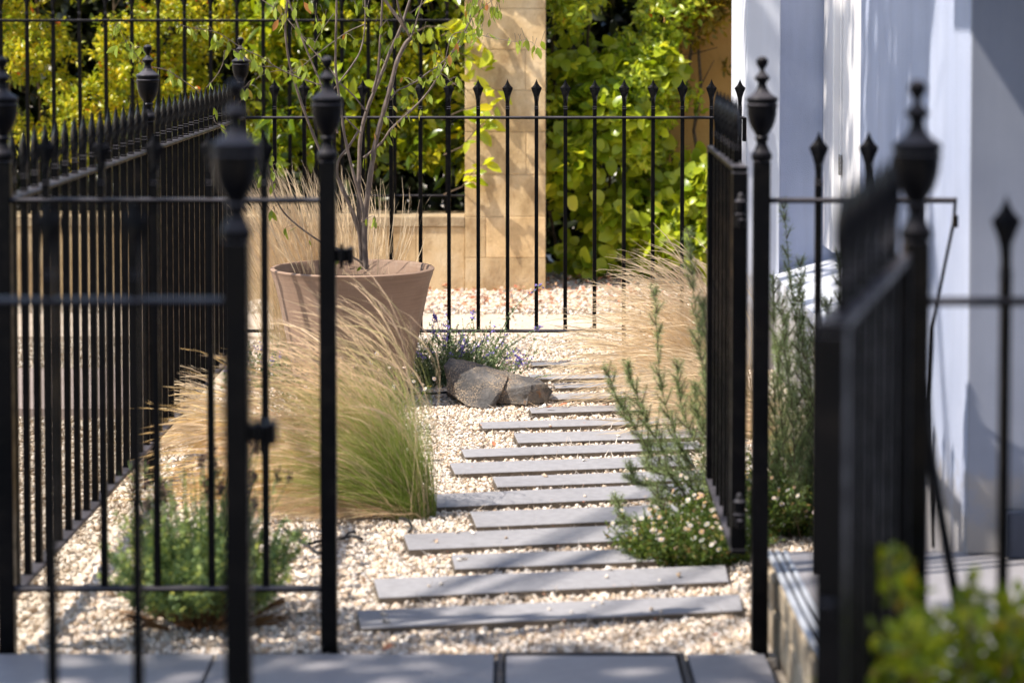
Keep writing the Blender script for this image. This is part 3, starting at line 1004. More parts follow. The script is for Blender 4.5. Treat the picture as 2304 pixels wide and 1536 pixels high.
# front step with grooved nosing
stp = thing('porch_step', 'raised grey-tiled porch step with grooved metal nosing and rough stone riser', 'step', (0.61, 5.0, 0))
LX = Vector((0.61, 5.0, 0))
ey = G(1760, 1240, .19).y
xn1 = G(1704, 1242, .19).x
xn0 = G(1842, 1500, .19).x
rot = 0
mb = MB()
mb.box((2.4 - LX.x + .02, (1.5 + ey) / 2 - LX.y, .18), (3.5, ey - 1.5, .02), 0, .002)
mb.build('tread', M['porcelain'], stp)
mb = MB()
ny = int((ey - 1.5) / .16)
yy = 1.5
while yy < ey - .02:
    for z0, z1 in ((-.02, .075), (.078, .168)):
        w = random.uniform(.12, .22)
    h_ = min(random.uniform(.14, .26), ey - yy)
    zsp = random.uniform(.06, .11)
    for z0, z1 in ((-.02, zsp - .003), (zsp + .003, .168)):
        mb.box((xn0 + .045 + random.uniform(-.006, .006) - LX.x, yy + h_ / 2 - LX.y, (z0 + z1) / 2), (.08, h_ - .006, z1 - z0), 0, .006)
    yy += h_
mb.box((xn0 + .09 + 1.7 - LX.x, (1.5 + ey) / 2 - LX.y, .07), (3.4, ey - 1.51, .196), 0, 0)
mb.build('riser', M['riser'], stp)
mb = MB()
x0 = xn0 + .006
for k in range(3):
    mb.box((x0 + .006 + k * .019 - LX.x, (1.5 + ey) / 2 - LX.y, .187), (.013, ey - 1.5, .014), 0, .003)
nos = mb.build('nosing', M['alu'], stp)
mb = MB()
for k in range(2):
    mb.box((x0 + .0155 + k * .019 - LX.x, (1.5 + ey) / 2 - LX.y, .185), (.006, ey - 1.502, .01))
mb.build('groove', M['alu_dark'], nos)

# ------------------------------------------------------------------ golden stone pier, low wall and ochre wall behind
YW = G(1130, 668).y
def ashlar(mb, x0, x1, z0, z1, y0, y1, split=None, gap=.002):
    xs_ = [x0] + (split or []) + [x1]
    for a, b_ in zip(xs_, xs_[1:]):
        mb.box(((a + b_) / 2, (y0 + y1) / 2 + random.uniform(-.001, .001), (z0 + z1) / 2), (b_ - a - gap, y1 - y0, z1 - z0 - gap), 0, .003)


def stone_obj(mb, name, material, parent):
    """give each block (island) its own tint"""
    bm = mb.bm
    bm.verts.index_update()
    seen = {}
    k = 0
    bm.verts.ensure_lookup_table()
    for v in bm.verts:
        if v.index in seen: continue
        st = [v]; val = random.random()
        while st:
            u = st.pop()
            if u.index in seen: continue
            seen[u.index] = val
            st += [e.other_vert(u) for e in u.link_edges]
    vals = [seen[i] for i in range(len(bm.verts))]
    me = mb.mesh(name, material)
    a = me.attributes.new('rnd', 'FLOAT', 'POINT')
    a.data.foreach_set('value', vals)
    return link(name, me, parent)


px0, px1 = P(1046, 400, YW).x, P(1228, 400, YW).x
pier = thing('stone_pier', 'tall golden limestone gate pier dappled with leaf shadows', 'pier', ((px0 + px1) / 2, YW, 0))
mb = MB()
ZZ = [P(1100, y, YW).z for y in (680, 580, 488, 393, 297, 203, 112, 20)]
zz = ZZ + [ZZ[-1] + .22 * k for k in range(1, 7)]
pw = px1 - px0
for i, (z0, z1) in enumerate(zip(zz, zz[1:])):
    s_ = [[], [.26], [], [.76], [], [.75], []][i % 7]
    ashlar(mb, -pw / 2, pw / 2, z0, z1, 0, .44, [-pw / 2 + q * pw for q in s_])
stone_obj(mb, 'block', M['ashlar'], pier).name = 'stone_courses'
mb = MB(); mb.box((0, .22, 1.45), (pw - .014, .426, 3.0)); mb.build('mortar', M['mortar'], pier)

lw = thing('low_stone_wall', 'low weathered stone wall with flat coping left of the pier', 'wall', (-1.5, YW, 0))
ztop = P(900, 487, YW).z
mb = MB()
xx = -4.2
while xx < px0 - .05:
    w = min(random.uniform(.9, 1.3), px0 - xx)
    ashlar(mb, xx + 1.5, xx + w + 1.5, -.03, ztop - .055, .01, .34)
    xx += w
stone_obj(mb, 'courses', M['ashlar'], lw)
mb = MB()
xx = -4.3
while xx < px0 - .05:
    w = min(random.uniform(.8, 1.1), px0 - xx)
    ashlar(mb, xx + 1.5, xx + w + 1.5, ztop - .055, ztop, .0, .38)
    xx += w
stone_obj(mb, 'coping', M['coping'], lw)
mb = MB(); mb.box(((px0 - 4.3) / 2 + 1.5, .19, ztop / 2 - .03), (px0 + 4.2, .3, ztop)); mb.build('mortar', M['mortar'], lw)

# railing on the low wall
YR = YW + .2
zt = P(300, 47, YR).z; zb_ = P(900, 441, YR).z
root = thing('iron_railing', 'tall dark railing on the low stone wall in front of the golden hedge', 'railing', (px0, YR, 0), math.pi, 'black iron railings')
Lr = px0 + 4.2
mb = MB(); mb.box((Lr / 2, 0, zt), (Lr, .03, .014), 0, .002); mb.build('top_rail', M['black'], root)
mb = MB(); mb.box((Lr / 2, 0, zb_), (Lr, .03, .012), 0, .002); mb.build('bottom_rail', M['black'], root)
spc = 59.0 * YR / F
x = px0 - P(1006, 300, YR).x
while x < Lr:
    p = link('picket', bar_mesh(0.02, zt - ztop + .02, .0015), root, (x, 0, ztop - .01))
    link('spearhead', SPEAR_ME, p, (0, 0, zt - ztop + .02))
    x += spc
xo0 = P(1500, 300, YW + .75).x
ow = thing('ochre_wall', 'ochre boundary wall half hidden behind the foliage next to the house', 'wall', (xo0, YW + .75, 0))
mb = MB(); mb.box((1.2, .15, 1.7), (2.4, .3, 3.5), 0, .01); mb.build('masonry', M['ochre'], ow)
mb = MB(); mb.box((1.2, .15, 3.49), (2.5, .4, .08), 0, .01); mb.build('coping', M['coping'], ow)


# ------------------------------------------------------------------ hedges and climbers
def fbm(X, Z, seed=0.0, s=1.0):
    return np.array([mnoise.fractal(Vector((x * s + seed, z * s, seed * .37)), 1.0, 2.0, 3) for x, z in zip(X, Z)])


def hedge(label, cat, px0_, px1_, z0, z1, y0, depth, n_cl, per, L, ratio, material, shape='oval', seed=1.0, gap=0.0, name='hedge', lobes=.22, taper=None, bias=0.0, keep=None, gpow=1.0, cmax=1.0):
    """a bank of leaf clusters on a bumpy front; sparse where the noise is low, so that shade shows through"""
    X = rng.uniform(px0_, px1_, n_cl); Z = z0 + (z1 - z0) * rng.random(n_cl) ** gpow
    nz = fbm(X, Z, seed, 3.2)
    nz2 = fbm(X, Z, seed + 9, 1.3)
    k = nz > gap - rng.random(n_cl) * .35
    if keep is not None: k &= keep(X, Z)
    X, Z, nz, nz2 = X[k], Z[k], nz[k], nz2[k]
    dep = rng.random(len(X)) ** 1.6
    Y = y0 - nz * lobes - nz2 * .18 + dep * depth
    C = np.stack([X, Y, Z], 1)
    n = len(C)
    out = unit(np.stack([rng.normal(-.15, .5, n), np.full(n, -1.0), rng.normal(.25, .45, n)], 1))
    Cc = np.repeat(C, per, 0); O = np.repeat(out, per, 0)
    m_ = len(Cc)
    D = unit(rand_dirs(m_) + O * .55 + np.array([0, 0, -.15]))
    Nn = unit(O * .7 + np.array([-.3, -.2, .75]) + rng.normal(0, .5, (m_, 3)))
    Lc = rng.uniform(L[0], L[1], m_)
    off = D * Lc[:, None] * .25 + rng.normal(0, 1, (m_, 3)) * L[1] * .35
    cr = np.clip(np.repeat(rng.random(n), per) * .45 + rng.random(m_) * .55 + bias, 0, cmax)
    me = leafmesh('foliage', Cc + off, D, Nn, Lc, Lc * ratio * rng.uniform(.8, 1.15, m_), cr, material, shape=shape, droop=.25)
    root = thing(name, label, cat, (float((px0_ + px1_) / 2), y0 + depth / 2, 0))
    o = link('foliage', me, root, (-root.location.x, -root.location.y, 0))
    mb = MB()
    xs2 = np.arange(px0_ + .1, px1_, .22)
    for x in xs2:
        x += random.uniform(-.08, .08)
        p = Vector((x, y0 + depth * .7, max(z0 - .1, 0)))
        pts = [p.copy()]
        while p.z < z1 - .1:
            p = p + Vector((random.uniform(-.06, .06), random.uniform(-.04, .03), .25))
            pts.append(p.copy())
        mb.tube(pts, [max(.004, .011 - .0008 * i) for i in range(len(pts))], 5)
        for q in pts[1::1]:
            mb.tube([q, q + Vector((random.uniform(-.15, .15), random.uniform(-.35, -.1), random.uniform(0, .15)))], [.004, .002], 4)
    s_o = mb.build('stems', M['twig'], root, loc=(-root.location.x, -root.location.y, 0))
    return root


xL = -3.6
hy = YW + .5
hx0, hx1 = P(1232, 300, YW + .25).x, P(1585, 300, YW + .25).x
hedge('near-black leafy backdrop added to give shade in the hedge gaps', 'hedge', xL, xo0 + .1, -.02, 2.9, hy + 1.1, .5, 3600, 8, (.09, .15), .5, M['leaf_dark'], seed=40.0, gap=-2, name='shade_backdrop', lobes=.1)  # dark-leaved backdrop added for the shade seen between the hedge leaves
hedge('sprawling golden small-leaved hedge with orange tips behind the left railing', 'hedge', xL, P(660, 300, hy).x, .62, 2.3, hy, .6, 4300, 13, (.026, .05), .42, M['leaf_gold'], seed=2.0, gap=.14, name='hedge', lobes=.35)
hedge('glossy large-leaved laurel between golden hedge and stone pier', 'shrub', P(560, 300, hy).x, P(1075, 300, hy).x, .72, 2.3, hy - .12, .6, 900, 6, (.07, .13), .4, M['leaf_laurel'], seed=5.0, gap=.02, name='laurel_shrub', lobes=.3)
hedge('yellow-green fine-leaved shrub weaving through the laurel beside the pier', 'shrub', P(640, 300, hy).x, P(1080, 300, hy).x, .66, 2.2, hy - .12, .35, 620, 9, (.035, .06), .42, M['leaf_gold'], seed=7.0, gap=.14, name='golden_shrub', bias=-.1)
hedge('bright round-leaved climber hanging right of the pier down to the gravel', 'climber', hx0 + .01, hx1, .12, 1.3, YW + .3, .4, 950, 6, (.045, .095), .85, M['leaf_climber'], 'round', seed=12.0, gap=.12, name='climber', lobes=.3, cmax=.95,
      keep=lambda X, Z: ~((X > hx1 - .16) & (Z > .55)))
hedge('dense small-leaved shrub with orange buds above the round-leaved climber', 'shrub', hx0 + .03, hx1 - .02, .7, 2.3, YW + .3, .5, 1900, 9, (.028, .058), .45, M['leaf_climber'], seed=15.0, gap=.12, name='flowering_shrub', lobes=.4,
      keep=lambda X, Z: ~((X > hx1 - .14) & (Z < 1.0)))
hedge('olive-tinted shade shrub in the top corner by the white house', 'shrub', P(1530, 300, YW + .6).x, P(1665, 300, YW + .6).x, 1.12, 2.4, YW + .5, .2, 620, 7, (.03, .06), .4, M['leaf_olive'], seed=21.0, gap=-.02, name='olive_shrub',
      keep=lambda X, Z: Z > 1.12 + .12 * np.sin(X * 21))
hedge('fresh green spray of climber leaves low beside the house corner', 'climber', P(1500, 450, YW + .1).x, P(1640, 450, YW + .1).x, .2, .68, YW + .2, .3, 300, 6, (.05, .09), .8, M['leaf_climber'], 'round', seed=33.0, gap=-.05, name='climber', cmax=.95)

# leafy sprays reaching over the pier's left edge
n = 46
root = thing('climber_spray', 'loose leafy spray reaching across the left face of the golden pier', 'climber', (px0, YW - .05, 0))
C, D, N, L = [], [], [], []
mb = MB()
for (xs_, ys_, xe, ye) in ((1040, 330, 1110, 260), (1040, 180, 1120, 205), (1035, 250, 1118, 240), (1035, 60, 1105, 120), (1040, 420, 1092, 365), (1036, 120, 1090, 160), (960, -140, 1050, -60), (1000, -60, 1090, -30), (1000, -200, 1120, -140), (940, -40, 1040, 0), (1020, -250, 1160, -220), (1060, -110, 1170, -70), (960, 60, 1045, 80), (1080, -300, 1200, -260)):
    a = P(xs_, ys_, YW - .02); b_ = P(xe, ye, YW - random.uniform(.05, .16))
    mid = (a + b_) / 2 + Vector((0, -.03, .02))
    mb.tube([a + Vector((-.1, .1, -.05)), a, mid, b_], [.004, .003, .002, .001], 5)
    for t in np.linspace(.1, 1, 9):
        p = a.lerp(b_, t)
        C.append(p[:]); D.append((random.uniform(-.6, .9), random.uniform(-.6, .2), random.uniform(-.7, .5)))
        N.append((random.uniform(-.7, .2), -.6, random.uniform(.2, 1))); L.append(random.uniform(.06, .12))
C, D, N, L = map(np.array, (C, D, N, L))
link('foliage', leafmesh('foliage', C, D, N, L, L * .5, rng.uniform(.5, .93, len(C)), M['leaf_laurel']), root, (-root.location.x, -root.location.y, 0))
mb.build('stems', M['twig'], root, loc=(-root.location.x, -root.location.y, 0))

# ------------------------------------------------------------------ the pot and its multi-stemmed tree
YP = 9.35
pc = P(793, 600, YP)
potr = 185.5 * YP / F
zrim = P(793, 601, YP).z
pot = thing('plant_pot', 'large tapered brown terracotta pot with rolled rim behind the feather grass', 'pot', (pc.x, YP, 0))
prof = [(0.0, 0.0), (potr * .66, 0.0), (potr * .685, .012), (potr * .70, .06), (potr * .78, zrim * .38), (potr * .865, zrim * .66), (potr * .94, zrim * .88), (potr * .975, zrim - .03), (potr * .985, zrim - .015), (potr * .996, zrim - .010),
        (potr * 1.0, zrim - .004), (potr * .985, zrim), (potr * .95, zrim), (potr * .935, zrim - .006), (potr * .90, zrim - .07), (potr * .84, zrim - .2), (0.0, zrim - .2)]
mb = MB(); mb.lathe([(max(r, .0005), z) for r, z in prof], n=72, cap=False)
mb.build('vessel', M['terracotta'], pot, 40)
mb = MB(); mb.lathe([(potr * .9, zrim - .062), (potr * .6, zrim - .05), (potr * .3, zrim - .045), (.001, zrim - .04)], n=40, cap=False)
mb.build('soil', M['compost'], pot)

STEMS = [  # (polyline px, start radius, end radius, depth at start, depth at end)
    ([(823, 606), (821, 500), (834, 391), (847, 313), (862, 255), (877, 202), (893, 140), (913, 98), (924, 85), (913, 65), (887, 30), (866, 0), (840, -50)], .0155, .0075, 0, -.05),
    ([(816, 606), (808, 500), (808, 375), (812, 303), (828, 241), (847, 195), (880, 111), (903, 59), (922, 0), (940, -60)], .013, .006, .03, .1),
    ([(839, 208), (850, 165), (853, 130), (856, 81), (860, 0), (858, -60)], .008, .005, .04, .0),
    ([(818, 500), (815, 462), (795, 391), (776, 309), (769, 260), (760, 195), (755, 147), (756, 65), (757, 0), (752, -60)], .009, .0055, -.03, -.1),
    ([(806, 296), (785, 330), (763, 358), (759, 395), (775, 440), (800, 490), (812, 560)], .006, .0085, .0, .02),
    ([(806, 520), (770, 420), (735, 365), (720, 339), (688, 260), (662, 182), (649, 130), (642, 65), (647, 0), (652, -40)], .009, .005, .04, -.15),
    ([(760, 300), (724, 195), (707, 153), (681, 91), (665, 42), (649, 0), (640, -40)], .006, .0042, .08, .1),
    ([(818, 355), (835, 342), (860, 319), (880, 290), (913, 260), (952, 221), (975, 190), (991, 163), (1020, 114), (1049, 65), (1069, 0), (1080, -40)], .0065, .0032, .0, -.12),
    ([(878, 225), (893, 205), (915, 195), (939, 182), (965, 162), (984, 150), (1017, 120), (1038, 100), (1058, 50), (1075, 10)], .0045, .002, -.01, .05),
    ([(830, 600), (770, 565), (720, 543), (656, 496), (627, 460), (613, 419), (605, 383), (602, 360)], .006, .0025, .0, -.1),
    ([(821, -20), (821, 59), (812, 111), (795, 143), (763, 186), (752, 200)], .004, .0045, .05, -.06),
    ([(763, 186), (795, 215), (818, 244), (826, 252)], .0035, .005, -.05, .0),
    ([(776, 264), (802, 290), (812, 300)], .004, .005, .0, .0),
    ([(821, 55), (790, 68), (763, 85), (711, 124), (680, 150), (665, 163)], .0032, .0015, .0, .1),
    ([(575, -10), (600, 7), (639, 36), (675, 78), (707, 117), (730, 140), (757, 175)], .002, .0045, .0, -.08),
    ([(913, 65), (903, 40), (895, 10), (890, -20)], .006, .005, -.05, -.1),
    ([(924, 85), (935, 55), (950, 0), (960, -30)], .004, .0025, -.05, -.05),
    ([(922, 30), (945, 14), (965, -5)], .003, .002, .1, .1),
    ([(724, 192), (700, 185), (660, 170), (619, 150), (590, 130), (542, 107), (496, 77), (462, 67), (432, 64), (405, 55)], .004, .0012, -.1, -.25),
    ([(619, 150), (574, 148), (555, 132), (542, 121), (508, 105), (480, 92)], .0025, .001, -.15, -.2),
    ([(560, 330), (519, 303), (485, 276), (460, 235), (446, 207), (400, 173), (371, 157), (328, 148), (314, 134), (298, 112), (284, 96), (268, 66), (252, 55)], .0035, .001, -.1, -.35),
    ([(462, 200), (480, 180), (494, 160), (502, 140), (505, 114)], .0015, .003, -.15, -.2),
    ([(330, 205), (310, 190), (300, 180)], .0015, .001, -.3, -.32),
    ([(700, 185), (650, 160), (600, 165), (560, 190), (530, 210)], .002, .001, -.1, -.2),
    ([(1000, 150), (1017, 81), (1056, 75), (1105, 85), (1135, 90), (1160, 94), (1186, 88)], .0025, .0008, -.05, -.25),
    ([(987, 163), (1003, 172), (1017, 186), (1040, 202), (1050, 225)], .0018, .0007, -.08, -.12),
    ([(1049, 65), (1062, 40), (1085, 18), (1110, 0), (1130, -15)], .0025, .001, -.1, -.2),
    ([(880, 295), (905, 262), (925, 245)], .002, .0008, -.05, -.05),
    ([(690, 90), (672, 70), (660, 55), (655, 75), (662, 92)], .0015, .0007, .0, .0),
    ([(752, 30), (730, 60), (712, 90), (705, 110)], .0018, .001, -.1, -.1),
    ([(848, 180), (870, 150), (860, 130), (885, 90), (905, 85)], .0018, .0008, .05, .0),
    ([(905, 240), (925, 250), (935, 200), (945, 170)], .0018, .0008, .05, .0),
    ([(560, 200), (540, 230), (535, 270)], .0015, .0007, -.1, -.1),
    ([(812, 500), (838, 486), (845, 500), (838, 545)], .0018, .0008, -.05, -.1),
]


def smooth_pts(pts, k=3):
    out = []
    n_ = len(pts)
    for i in range(n_ - 1):
        p0, p1, p2, p3 = pts[max(i - 1, 0)], pts[i], pts[i + 1], pts[min(i + 2, n_ - 1)]
        for j in range(k):
            t = j / k
            out.append(0.5 * ((2 * p1) + (p2 - p0) * t + (2 * p0 - 5 * p1 + 4 * p2 - p3) * t * t + (3 * p1 - p0 - 3 * p2 + p3) * t ** 3))
    out.append(pts[-1])
    return out


tree = thing('young_tree', 'slender multi-stemmed young tree with hanging leaves growing in the brown pot', 'tree', (pc.x + .05, YP, zrim - .05))
TL = Vector((pc.x + .05, YP, zrim - .05))
mb = MB()
tips = []
for pl, r0, r1, d0, d1 in STEMS:
    n_ = len(pl)
    pts = []
    for i, (x, y) in enumerate(pl):
        yy = YP + d0 + (d1 - d0) * i / (n_ - 1)
        pts.append(P(x, y, yy) - TL)
    pts = smooth_pts(pts, 4)
    m_ = len(pts)
    rad = [(r0 + (r1 - r0) * i / (m_ - 1)) * .76 * (1 + .10 * math.sin(i * 1.9)) for i in range(m_)]
    mb.tube(pts, rad, 8)
    tips.append((pts, r0, r1))
C, D, L = [], [], []
for (pts, r0, r1), spec in zip(tips, STEMS):
    if r1 > .0033: continue
    Lg = sum((a - b_).length for a, b_ in zip(pts, pts[1:]))
    nl = int(Lg * 32 * (1.5 if len(pts) > 30 else .8))
    for _ in range(nl):
        t = random.random() ** .75
        p = pts[min(int(t * (len(pts) - 1)), len(pts) - 1)]
        if random.random() < .4:
            tw = Vector((random.uniform(-.05, .05), random.uniform(-.05, .05), random.uniform(-.03, .04)))
        else:
            tw = Vector((random.uniform(-.012, .012),) * 3)
        q = p + tw
        mb.tube([p, (p + q) / 2 + Vector((0, 0, .006)), q], [.0009, .0007, .0005], 4)
        for _k in range(2 if tw.length > .03 else 1):
            C.append(q[:]); D.append((random.gauss(0, .35), random.gauss(0, .35), -random.uniform(.5, 1.1)))
            L.append(random.uniform(.025, .052))
# leaf sprays hanging in from branches above the frame
for (x, y, k) in ((630, 20, 6), (690, 10, 6), (1080, 10, 16), (1110, 25, 10), (1180, 95, 7), (1060, 60, 8), (735, 45, 4), (810, 20, 5), (1000, 150, 4), (660, 60, 4), (850, 70, 4), (960, 90, 5), (1090, 60, 7)):
    for _ in range(k):
        p = P(x + random.gauss(0, 16), y + random.gauss(0, 12), YP - random.uniform(-.05, .3)) - TL
        mb.tube([p + Vector((random.uniform(-.02, .02), 0, random.uniform(.02, .05))), p], [.0009, .0006], 4)
        C.append(p[:]); D.append((random.gauss(0, .35), random.gauss(0, .3), -random.uniform(.5, 1.1))); L.append(random.uniform(.028, .055))
mb.build('trunk', M['bark'], tree, 60)
C, D, L = np.array(C), np.array(D), np.array(L)
N = np.cross(D, np.stack([rng.normal(size=len(C)), rng.normal(size=len(C)) * .6, np.zeros(len(C))], 1)) + np.array([-.2, -.6, .1])
link('crown', leafmesh('crown', C, D, N, L, L * .42, rng.random(len(C)), M['leaf_young'], droop=.1), tree)


# ------------------------------------------------------------------ feather grasses
def grass(label, base, spread, n_bl, L, fan, material, wind, plume=.5, w=.0011, rndrange=(0, 1), seg=11, stiff=1.0, lay=0.0, group='feather grass clumps', yaw=.35, lowfrac=.0):
    """base: Vector; fan: (min,max) starting angle from the vertical towards the wind side, radians"""
    n_ = n_bl
    wind = unit(np.array([wind]))[0]
    side = np.array([-wind[1], wind[0], 0])
    ang = rng.uniform(fan[0], fan[1], n_)
    low = rng.random(n_) < lowfrac
    ang = np.where(low, rng.uniform(1.2, 1.62, n_), ang)
    ya = rng.normal(0, yaw, n_)
    d = (np.cos(ang)[:, None] * np.array([0, 0, 1.0]) + np.sin(ang)[:, None] * (np.cos(ya)[:, None] * wind + np.sin(ya)[:, None] * side))
    d = unit(d + rng.normal(0, .06, (n_, 3)))
    r = spread * np.sqrt(rng.random(n_)); th = rng.uniform(0, 2 * np.pi, n_)
    p = np.stack([base[0] + r * np.cos(th), base[1] + r * np.sin(th) * .8, np.full(n_, base[2]) - .005], 1)
    is_pl = (rng.random(n_) < plume)
    Ls = rng.uniform(L[0], L[1], n_) * np.where(low, .8, 1) * np.where(is_pl, 1.0, rng.uniform(.5, .92, n_))
    step = Ls / seg
    curl = rng.uniform(.6, 1.4, n_) / stiff
    pts = [p.copy()]
    tgt = unit(wind[None] * 1.0 + rng.normal(0, .18, (n_, 3)) + np.array([0, 0, -.55]))
    wob = rng.normal(0, .085, (n_, 3))
    for k in range(seg):
        t = (k + .5) / seg
        d = unit(d + (tgt - d) * (.05 + .22 * t * t)[..., None] * curl[:, None] if False else d + (tgt - d) * ((.03 + .26 * t ** 2) * curl)[:, None] + wob * math.sin(t * 6) * .5)
        p = p + d * step[:, None]
        p[:, 2] = np.maximum(p[:, 2], .02 + .012 * rng.random(n_))
        pts.append(p.copy())
    Pt = np.stack(pts, 1)                                           # n, seg+1, 3
    tan = np.gradient(Pt, axis=1)
    fac = rand_dirs(n_)[:, None, :] + np.array([0, -.8, .3])
    sd = np.cross(tan, fac)
    sd /= np.maximum(np.linalg.norm(sd, axis=2, keepdims=True), 1e-9)
    tt = np.linspace(0, 1, seg + 1)
    wt = w * (1 - .75 * tt)[None] * np.where(is_pl, 1.0, 1.0)[:, None]
    bulge = w * 2.3 * np.exp(-((tt - .84) / .11) ** 2)[None] * is_pl[:, None] * rng.uniform(.5, 1.2, n_)[:, None]
    wt = (wt + bulge)[..., None]
    V = np.stack([Pt - sd * wt * .5, Pt + sd * wt * .5], 2).reshape(-1, 3)
    m_ = 2 * (seg + 1)
    q = np.array([(2 * k, 2 * k + 1, 2 * k + 3, 2 * k + 2) for k in range(seg)])
    Q = ((np.arange(n_) * m_)[:, None, None] + q[None]).reshape(-1, 4)
    R = rng.uniform(rndrange[0], rndrange[1], n_)
    R = np.where(low, np.clip(R + .35, 0, 1), R)
    R = np.where(is_pl, rng.uniform(.5, 1, n_), R * .8)
    R = np.where(low, rng.uniform(.5, 1, n_), R)
    o = thing('feather_grass', label, 'ornamental grass', tuple(base), 0, group)
    V = V - np.array(base)[None]
    me = arrays('blades', V, Q, material, {'tt': np.tile(np.repeat(tt, 2), n_), 'rnd': np.repeat(R, m_)})
    link('blades', me, o)
    # short awns along the seed heads make the tips feathery
    idx = np.where(is_pl)[0]
    if len(idx):
        na = 7
        I = np.repeat(idx, na)
        kk = rng.integers(int(seg * .62), seg, len(I))
        fr = rng.random(len(I))[:, None]
        c0 = Pt[I, kk] * (1 - fr) + Pt[I, np.minimum(kk + 1, seg)] * fr
        dd = unit(tan[I, kk] / np.linalg.norm(tan[I, kk], axis=1, keepdims=True) + rng.normal(0, .22, (len(I), 3)))
        Va, Qa, Ra = simple_leaves(c0 - np.array(base)[None], dd, np.tile([0.1, -1, .2], (len(I), 1)) + rng.normal(0, .3, (len(I), 3)), rng.uniform(.02, .05, len(I)), .0009, rng.uniform(.6, 1, len(I)))
        me = arrays('seed_heads', Va, Qa, material, {'tt': np.full(len(Va), 1.0), 'rnd': Ra})
        link('seed_heads', me, o)
    return o


b1 = G(925, 1166); b1.z = 0
grass('green-based feather grass sweeping left from the edge of the gravel path, largest clump', b1, .075, 3600, (.44, .84), (-.1, 1.1), M['grass_green'], (-1, .12, 0), .17, .0016, (0, .5), lowfrac=.2, yaw=.34)
b2 = G(760, 1120); b2.z = 0
grass('golden feather grass leaning left behind the inner left railing bars', b2, .08, 850, (.38, .72), (.45, 1.35), M['grass_gold'], (-1, .05, 0), .35, .0017, (.3, 1), lowfrac=.45, yaw=.35)
b3 = G(580, 1000); b3.z = 0
grass('thin straw feather grass brushing against the long side railing', b3, .05, 650, (.28, .5), (.6, 1.4), M['grass_blond'], (-1, -.15, 0), .5, .0016, (.2, 1), yaw=.4)
grass('upright blond feather grass behind the brown pot against the rear railing', Vector((P(680, 600, 9.75).x, 9.75, 0)), .12, 1300, (.6, .92), (-.3, .25), M['grass_blond'], (-1, .1, 0), .5, .0017, (0, 1), stiff=2.6, yaw=.9)
grass('pale upright feather grass rising behind the right side of the tree pot', Vector((P(765, 600, 9.8).x, 9.8, 0)), .06, 300, (.6, .88), (-.45, .0), M['grass_blond'], (-1, .1, 0), .6, .0017, (0, 1), stiff=2.8, yaw=.9)
b5 = Vector((P(1640, 900, 9.15).x, 9.15, 0))
grass('large blond feather grass spilling left across the path beside the house', b5, .11, 1900, (.42, .78), (-.1, 1.15), M['grass_blond'], (-1, -.1, 0), .4, .0017, (0, 1), yaw=.45, stiff=1.05)
b6 = Vector((P(1675, 960, 8.5).x, 8.5, 0))
grass('lower straw feather grass in front of the big blond clump', b6, .1, 800, (.32, .5), (.0, 1.25), M['grass_blond'], (-1, -.12, 0), .4, .0017, (0, 1), yaw=.45)
b7 = Vector((P(1775, 1000, 8.0).x, 8.0, 0))
grass('small green and straw feather grass at the foot of the white plinth', b7, .06, 260, (.16, .3), (-.3, .6), M['grass_green'], (-1, -.1, 0), .4, .0015, (.2, 1), yaw=.6)

# ------------------------------------------------------------------ boulder
rk = MB()
yr = 9.2
def R(px, py, dy): return P(px, py, yr + dy)
BL = [R(998, 822, .02), R(1012, 805, .06), R(1060, 811, .10), R(1150, 838, .14), R(1140, 850, -.02), R(1003, 880, .0), R(1046, 913, -.10), R(1092, 922, -.13), R(1112, 915, -.11), R(1134, 866, -.07),
      R(1040, 845, -.03), R(1010, 870, .3), R(1120, 850, .3), R(1040, 822, .26)]
BR = [R(1060, 830, .12), R(1080, 845, .05), R(1085, 890, -.03), R(1130, 872, -.03), R(1100, 906, -.05), R(1160, 838, .1), R(1185, 910, -.08), R(1212, 850, .06), R(1226, 864, -.02), R(1246, 881, .02), R(1228, 903, -.04), R(1196, 866, -.08), R(1150, 874, -.07), R(1150, 842, .2), R(1225, 872, .2), R(1130, 890, .26)]
for grp in (BL, BR):
    vs = []
    for p in grp:
        if p.z < .0 or p.z < .03 and p.y > yr + .1: p.z = -.01
        vs.append(rk.bm.verts.new(p))
    r_ = bmesh.ops.convex_hull(rk.bm, input=vs)
bmesh.ops.delete(rk.bm, geom=[v for v in rk.bm.verts if not v.link_faces], context='VERTS')
bmesh.ops.triangulate(rk.bm, faces=rk.bm.faces)
bmesh.ops.subdivide_edges(rk.bm, edges=list(rk.bm.edges), cuts=5, use_grid_fill=True)
bmesh.ops.triangulate(rk.bm, faces=rk.bm.faces)
bmesh.ops.subdivide_edges(rk.bm, edges=list(rk.bm.edges), cuts=1, use_grid_fill=True)
rk.bm.normal_update()
for v in rk.bm.verts:
    q = v.co
    h = mnoise.fractal(q * 7, 1.0, 2.0, 2) * .009 + mnoise.fractal(q * 34, 1.0, 2.1, 4) * .0045
    cell = abs(mnoise.noise(q * 16)) * -.006
    v.co = q + v.normal * (h + cell)
cx = P(1120, 880, yr)
for v in rk.bm.verts: v.co -= Vector((cx.x, yr, 0))
tag(rk.build('boulder', M['rock'], None, 28, loc=(cx.x, yr, 0)), 'dark angular boulder with pale lichen and rust patches on the gravel', 'rock')


# ------------------------------------------------------------------ leafy plants
def stem_path(base, direction, L, bend, seg=8, wob=.02):
    pts = [Vector(base)]
    d = Vector(direction).normalized()
    for k in range(seg):
        d = (d + Vector(bend) * (1 / seg) + Vector((random.gauss(0, wob), random.gauss(0, wob), random.gauss(0, wob)))).normalized()
        pts.append(pts[-1] + d * (L / seg))
    return pts


